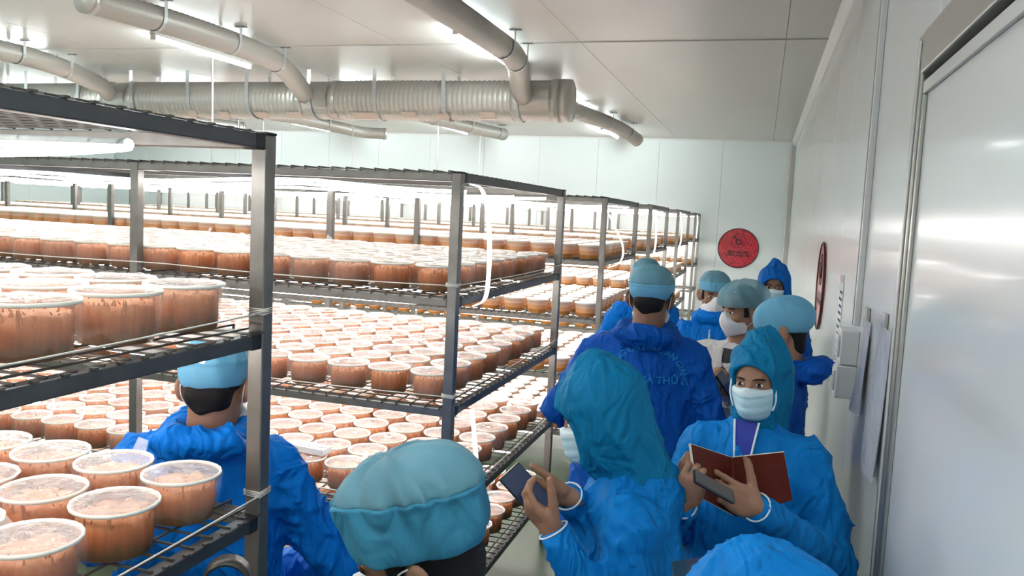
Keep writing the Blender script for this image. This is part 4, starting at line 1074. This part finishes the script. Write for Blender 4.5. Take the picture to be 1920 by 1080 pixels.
# --- C: hooded, profile to the left, looking down at a phone
Cp = Person('hooded person in profile wearing blue gown, looking down at a phone', (1122, 772), 2.21, PI/2+.12, head_pitch=.42, head_yaw=.12, lean=.19, scale=1.05)
Cp.nb = np.array([0, Cp.lean*.30-.02, Cp.zs+.03]); Cp.head(False); Cp.eyes(); Cp.hair(nape=-.02); Cp.mask('pleat', ('maskb', 'maskw'), straps=False)
wl, wr_ = Cp.loc(P(1040, 998, 2.02)), Cp.loc(P(1066, 932, 2.14))
Cp.arm('l', (-.23, .06, Cp.zs-.33), wl, [(.35, .7, .4), (.45, .8, .4), (.5, .8, .4), (.6, .8, .4)], P_ := Cp.loc(P(972, 925, 2.03))-wl, Cp.loc(P(1080, 900, 2.10))-Cp.loc(P(1000, 960, 2.02)), thumb=(-.55, .8, -.45), tcurl=.2, wr=.046)
Cp.arm('r', (.24, .10, Cp.zs-.32), wr_, [(.5, 1., .5), (.7, 1.1, .5), (.8, 1.1, .6), (.9, 1.1, .6)], Cp.loc(P(985, 910, 2.14))-wr_, Cp.loc(P(1000, 1000, 2.05))-Cp.loc(P(1015, 925, 2.16)), thumb=(-.5, .8, .1), tcurl=.3, wr=.046)
Cp.gown('gownl', hem=.42, hoodback=False, seed=5.1, w=1.12, amp=.011, neck=(.13, .10))
Cp.hood('hood', peak=(0, -.035, .125), seed=2.6, pr=.035, fat=.004, open_c=(0, .14, -.05), open_r=(.07, .085, .095), cut=Cp.zs+.02); Cp.legs(.42); Cp.body()
# --- F: white coat
F_ = Person('man in white lab coat and black shirt with puffed net cap and white mask', (1390, 580), 4.06, PI-.38, head_yaw=-.50, head_pitch=.14, skin='skin', scale=1.0)
F_.head(); F_.eyes(); F_.hair(nape=-.07)
F_.cap(c=(0, -.02, .054), r=(.112, .134, .096), brim=.018, tilt=.10, seam=.2, pw=2.1, crown=False, wr=.006, seed=4., mats=('bouf', 'bouf'), name='bouffant_cap')
F_.mask('fold')
wr_ = F_.loc(P(1350, 712, 3.73)); wl = F_.loc(P(1262, 690, 3.15))
F_.arm('r', (.25, .06, F_.zs-.30), F_.loc(P(1395, 735, 3.76)), GRIP, F_.loc(P(1330, 690, 3.64))-F_.loc(P(1395, 735, 3.76)), (.2, -.3, -1), wr=.05)
F_.arm('l', (-.27, .08, F_.zs-.29), F_.loc(P(1320, 705, 3.76)), GRIP, F_.loc(P(1375, 690, 3.64))-F_.loc(P(1320, 705, 3.76)), (.1, -.4, -1), wr=.05)
F_.gown('coat', hem=.55, hoodback=False, seed=7.7, w=1.0, amp=.008, name='lab_coat', elastic=False); F_.legs(.5); F_.body()
def chest_panel(Pn, name, material, quad, lift=.004, th=.012, n=6):
    """patch lying on the front of the gown; quad = four (x,z) corners"""
    a, b, c, d = (np.array(q, float) for q in quad); vv = []
    for i in range(n+1):
        for j in range(n+1):
            u, t = i/n, j/n; x, z = (a*(1-u)+b*u)*(1-t)+(d*(1-u)+c*u)*t; vv.append((x, front_y(Pn, x, z)+lift, z))
    bk = [(x, y-th, z) for x, y, z in vv]; k0 = len(vv)
    ff = [(i*(n+1)+j, i*(n+1)+j+1, (i+1)*(n+1)+j+1, (i+1)*(n+1)+j) for i in range(n) for j in range(n)]
    return MB().add(vv+bk, ff+[tuple(k0+q for q in f[::-1]) for f in ff]).build(name, material, Pn.root, True)
z = F_.zs
chest_panel(F_, 'black_shirt', M['tee'], ((-.045, z+.045), (.045, z+.045), (.022, z-.26), (-.012, z-.26)))
chest_panel(F_, 'lapel', M['coat'], ((.045, z+.055), (.085, z+.02), (.095, z-.10), (.020, z-.25)), .010)
chest_panel(F_, 'lapel', M['coat'], ((-.085, z+.02), (-.045, z+.055), (-.012, z-.25), (-.095, z-.10)), .010)
# --- G: cap and white mask, facing us
G_ = Person('man facing us in blue gown with pale cap and white mask beside far racks', (1340, 551), 4.9, PI-.1, head_yaw=.25, head_pitch=.12, skin='skin2')
G_.head(); G_.eyes(); G_.hair(nape=-.09); G_.cap(brim=.026, tilt=.05, seam=.075, seed=6.); G_.mask('fold')
G_.arm('l', (-.27, .04, G_.zs-.3), (-.2, .2, G_.zs-.48), EASY, (0, .6, -1), (1, 0, 0)); G_.arm('r', (.27, .04, G_.zs-.3), (.22, .2, G_.zs-.46), EASY, (0, .6, -1), (-1, 0, 0))
G_.gown('gown', hem=.45, seed=2.2); G_.legs(); G_.body()
chest_panel(G_, 'zip_placket', M['maskb'], ((-.006, G_.zs+.03), (.006, G_.zs+.03), (.006, G_.zs-.3), (-.006, G_.zs-.3)), .003, .008)
# --- H: tall hooded person by the wall
H_ = Person('tall person in pointed deep blue hood and mask near the red disc', (1452, 535), 5.35, PI-.35, head_yaw=.30, head_pitch=.10, skin='skin2')
H_.head(False); H_.eyes(); H_.hair(nape=-.02); H_.mask('pleat', ('maskb', 'maskw'), straps=False)
H_.arm('l', (-.24, .05, H_.zs-.3), (-.15, .2, H_.zs-.45), EASY, (0, .6, -1), (1, 0, 0)); H_.arm('r', (.24, .05, H_.zs-.3), (.15, .2, H_.zs-.45), EASY, (0, .6, -1), (-1, 0, 0))
H_.gown('gownd', hem=.45, hoodback=False, seed=8.2, w=.95, neck=(.12, .095)); H_.hood('hoodb', peak=(0, -.035, .145), seed=4.1, pr=.03, open_c=(0, .12, -.03), open_r=(.07, .08, .075)); H_.legs(); H_.body()
# --- I: capped, profile to the left, hood hanging behind
I_ = Person('dark-haired person in profile with pale cap and loose hood, beside the wall', (1464, 618), 3.48, PI/2-.10, head_pitch=.25, head_yaw=.0, lean=.03, skin='skin')
I_.head(); I_.hair(nape=-.12); I_.mask('fold')
I_.cap(c=(0, -.022, .048), r=(.094, .128, .094), brim=-.002, tilt=.26, seam=.2, pw=2.2, crown=False, wr=.005, seed=9., mats=('cap', 'capt'), name='bouffant_cap')
I_.arm('l', (-.25, .03, I_.zs-.3), (-.2, .2, I_.zs-.45), EASY, (0, .6, -1), (1, 0, 0)); I_.arm('r', (.22, .03, I_.zs-.3), (.14, .2, I_.zs-.45), EASY, (0, .6, -1), (-1, 0, 0))
I_.gown('gownd', hem=.45, hoodback=True, seed=6.6, w=.95, amp=.010); I_.legs(); I_.body()
# --- J: far, behind D
J_ = Person('far capped person from behind, head just above the lettered gown', (1211, 520), 5.7, .25, head_pitch=.1, skin='skin2')
J_.head(); J_.hair(nape=-.075); J_.cap(brim=-.01, tilt=.05, seam=.075, seed=3.); J_.mask('fold')
J_.arm('l', (-.29, .08, J_.zs-.26), (-.22, .26, J_.zs-.36), EASY, (0, 1, -.2), (0, 0, -1)); J_.arm('r', (.27, .04, J_.zs-.3), (.22, .2, J_.zs-.48), EASY, (0, .6, -1), (-1, 0, 0))
J_.gown('gown', hem=.45, seed=4.4); J_.legs(); J_.body()
# --- A: behind the near rack
A_ = Person('person from behind in blue gown seen between shelves of the nearest rack', (406, 722), 2.29, .34, head_yaw=-.04, head_pitch=.20, head_roll=-.03, skin='skin', scale=1.14, drop=.025, lean_x=.05)
A_.head(); A_.hair(nape=-.078); A_.cap(brim=.006, tilt=.16, seam=.075, seed=5., crown=False); A_.mask('fold')
A_.arm('l', (-.30, .08, A_.zs-.28), (-.20, .30, A_.zs-.40), GRIP, (.4, 1, .1), (0, 0, -1)); A_.arm('r', (.40, .06, A_.zs-.34), (.20, .26, A_.zs-.42), GRIP, (-.3, 1, .2), (0, 0, -1), wr=.055)
A_.gown('gown', hem=.45, seed=9.4, w=1.15, amp=.012); A_.legs(); A_.body()
# --- B: foreground, pale cap
B_ = Person('foreground man with large pale blue cap and black hair at bottom centre', (786, 1046), 1.33, PI/2+.22, head_pitch=.34, head_roll=.0, skin='skin2', scale=1.05, drop=-.01)
B_.head(); B_.hair(nape=-.125); B_.cap(c=(0, -.020, .084), r=(.098, .116, .098), brim=.024, tilt=.10, seam=.122, pw=2.9, seed=7.4, wr=.010, mats=('cap_shade', 'capt')); B_.mask('fold'); B_.eyes()
B_.arm('l', (-.26, .0, B_.zs-.3), (-.20, .12, B_.zs-.52), GRIP, (.3, 1, 0), (0, 0, -1)); B_.arm('r', (.26, .0, B_.zs-.3), (.20, .12, B_.zs-.52), GRIP, (-.3, 1, 0), (0, 0, -1))
B_.gown('gown', hem=.45, seed=3.9, amp=.012); B_.legs(); B_.body()
# --- K: hood nearest the camera at the bottom
K_ = Person('hooded person nearest the camera, only pale blue hood showing at bottom right', (1424, 1243), 1.22, PI/2+.1, head_pitch=.55, lean=.10, skin='skin', scale=.98)
K_.head(False); K_.hair(nape=-.02); K_.mask('pleat', ('maskb', 'maskw'), straps=False)
K_.arm('l', (-.22, .10, K_.zs-.30), (-.10, .34, K_.zs-.16), GRIP, (.2, 1, .3), (.3, 0, -1)); K_.arm('r', (.22, .10, K_.zs-.30), (.10, .34, K_.zs-.16), GRIP, (-.2, 1, .3), (-.3, 0, -1))
K_.gown('gownl', hem=.42, hoodback=False, seed=1.9); K_.hood('gownl', peak=(0, -.05, .12), seed=8.8, pr=.05, fat=.026); K_.legs(.42); K_.body()

# ------------------------------------------------------------------ things held
def phone(label, c, long_, face, L_=.155, Wd=.074, th=.0085):
    c = np.array(c); y = np.array(long_, float); y /= np.linalg.norm(y); z = np.array(face, float); z -= y*(z@y); z /= np.linalg.norm(z); x = np.cross(y, z)
    t = thing('phone', label, 'phone', tuple(c), 0, 'phones in hands')
    MB().bbox((-Wd/2, -L_/2, -th/2), (Wd/2, L_/2, th/2), .0035).build('phone_body', M['phone'], t)
    MB().bbox((-Wd/2+.003, -L_/2+.006, th/2+.0002), (Wd/2-.003, L_/2-.006, th/2+.0008), .0002).build('screen', M['screen'], t)
    mm = Matrix.Identity(4)
    for i in range(3): mm[i][0], mm[i][1], mm[i][2], mm[i][3] = x[i], y[i], z[i], c[i]
    t.matrix_world = mm
    return t
phone('black phone held in both hands by the hooded person in profile', P(992, 925, 2.07), P(962, 892, 2.08)-P(1022, 958, 2.05), np.array(P(1060, 880, 1.9))-P(1000, 930, 2.1))
phone('dark phone gripped under the open maroon notebook', P(1338, 912, 2.105), P(1310, 895, 2.10)-P(1366, 926, 2.11), np.array([-.1, .35, -.9]), .125, .052)
phone('dark handset held by the man in the white coat', P(1362, 722, 3.62), P(1348, 700, 3.62)-P(1376, 742, 3.62), np.array([.6, -.5, .6]), .13, .06)
phone('small dark phone tip sticking out beside the nearest pale hood', P(1300, 1072, 1.42), P(1296, 1046, 1.5)-P(1304, 1090, 1.35), np.array([.1, .6, -.7]))
# open notebook
nb = thing('notebook', 'open maroon notebook with cream pages held up by hooded person', 'notebook', tuple(bk_c))
su = np.array(P(1372, 858, 2.28))-bk_c; sd = np.array(P(1380, 968, 2.26))-bk_c
lt = np.array(P(1297, 833, 2.16))-bk_c; rt = np.array(P(1470, 848, 2.23))-bk_c; rb_ = np.array(P(1486, 938, 2.22))-bk_c; lb = np.array(P(1310, 930, 2.15))-bk_c
def board(a, b, c, d, nrm_off, th, name, material, parent, inset=0.):
    q = [np.array(x, float) for x in (a, b, c, d)]; m_ = sum(q)/4; q = [x+(m_-x)*inset for x in q]
    nn = np.cross(q[1]-q[0], q[3]-q[0]); nn /= np.linalg.norm(nn)
    if nn@CW < 0: nn = -nn
    v = [x+nn*nrm_off for x in q]+[x+nn*(nrm_off+th) for x in q]
    return MB().add(v, [(0,1,2,3),(7,6,5,4),(0,4,5,1),(1,5,6,2),(2,6,7,3),(3,7,4,0)]).build(name, material, parent)
board(su, lt, lb, sd, 0, .0022, 'cover', M['cover'], nb); board(su, rt, rb_, sd, 0, .0022, 'cover', M['cover'], nb)
for (a, b, c, d) in ((su, lt, lb, sd), (su, rt, rb_, sd)):
    pg = board(a+(0, 0, .003), b+(0, 0, .003), c, d, .0026, .009, 'page_block', M['page'], nb, .015)
MB().tube([su, (su+sd)/2, sd], .003, 8).build('spine', M['cover'], nb, True)
# arched steel trolley handle under the near shelf
tr = thing('hand_trolley', 'dark steel trolley with arched handle under the nearest rack shelf', 'trolley', (*P(425, 1075, 1.66)[:2], 0), .5)
zt = P(440, 1045, 1.66)[2]
hp = [(-.045, 0, .12), (-.045, 0, zt-.05)]+[(-.045*math.cos(a), 0, zt-.05+.045*math.sin(a)) for a in np.linspace(.3, PI-.3, 9)]+[(.045, 0, zt-.05), (.045, 0, .12)]
MB().ribbon(hp, (0, 1, 0), .05, .003).build('arched_handle', M['trol'], tr, True)
MB().bbox((-.16, -.12, .08), (.16, .12, .12), .006).build('deck', M['trol'], tr)
for sx in (-1, 1):
    for sy in (-1, 1): MB().tube([(sx*.13-.012, sy*.09, .04), (sx*.13+.012, sy*.09, .04)], .04, 14).build('wheel', M['blackp'], tr, True)
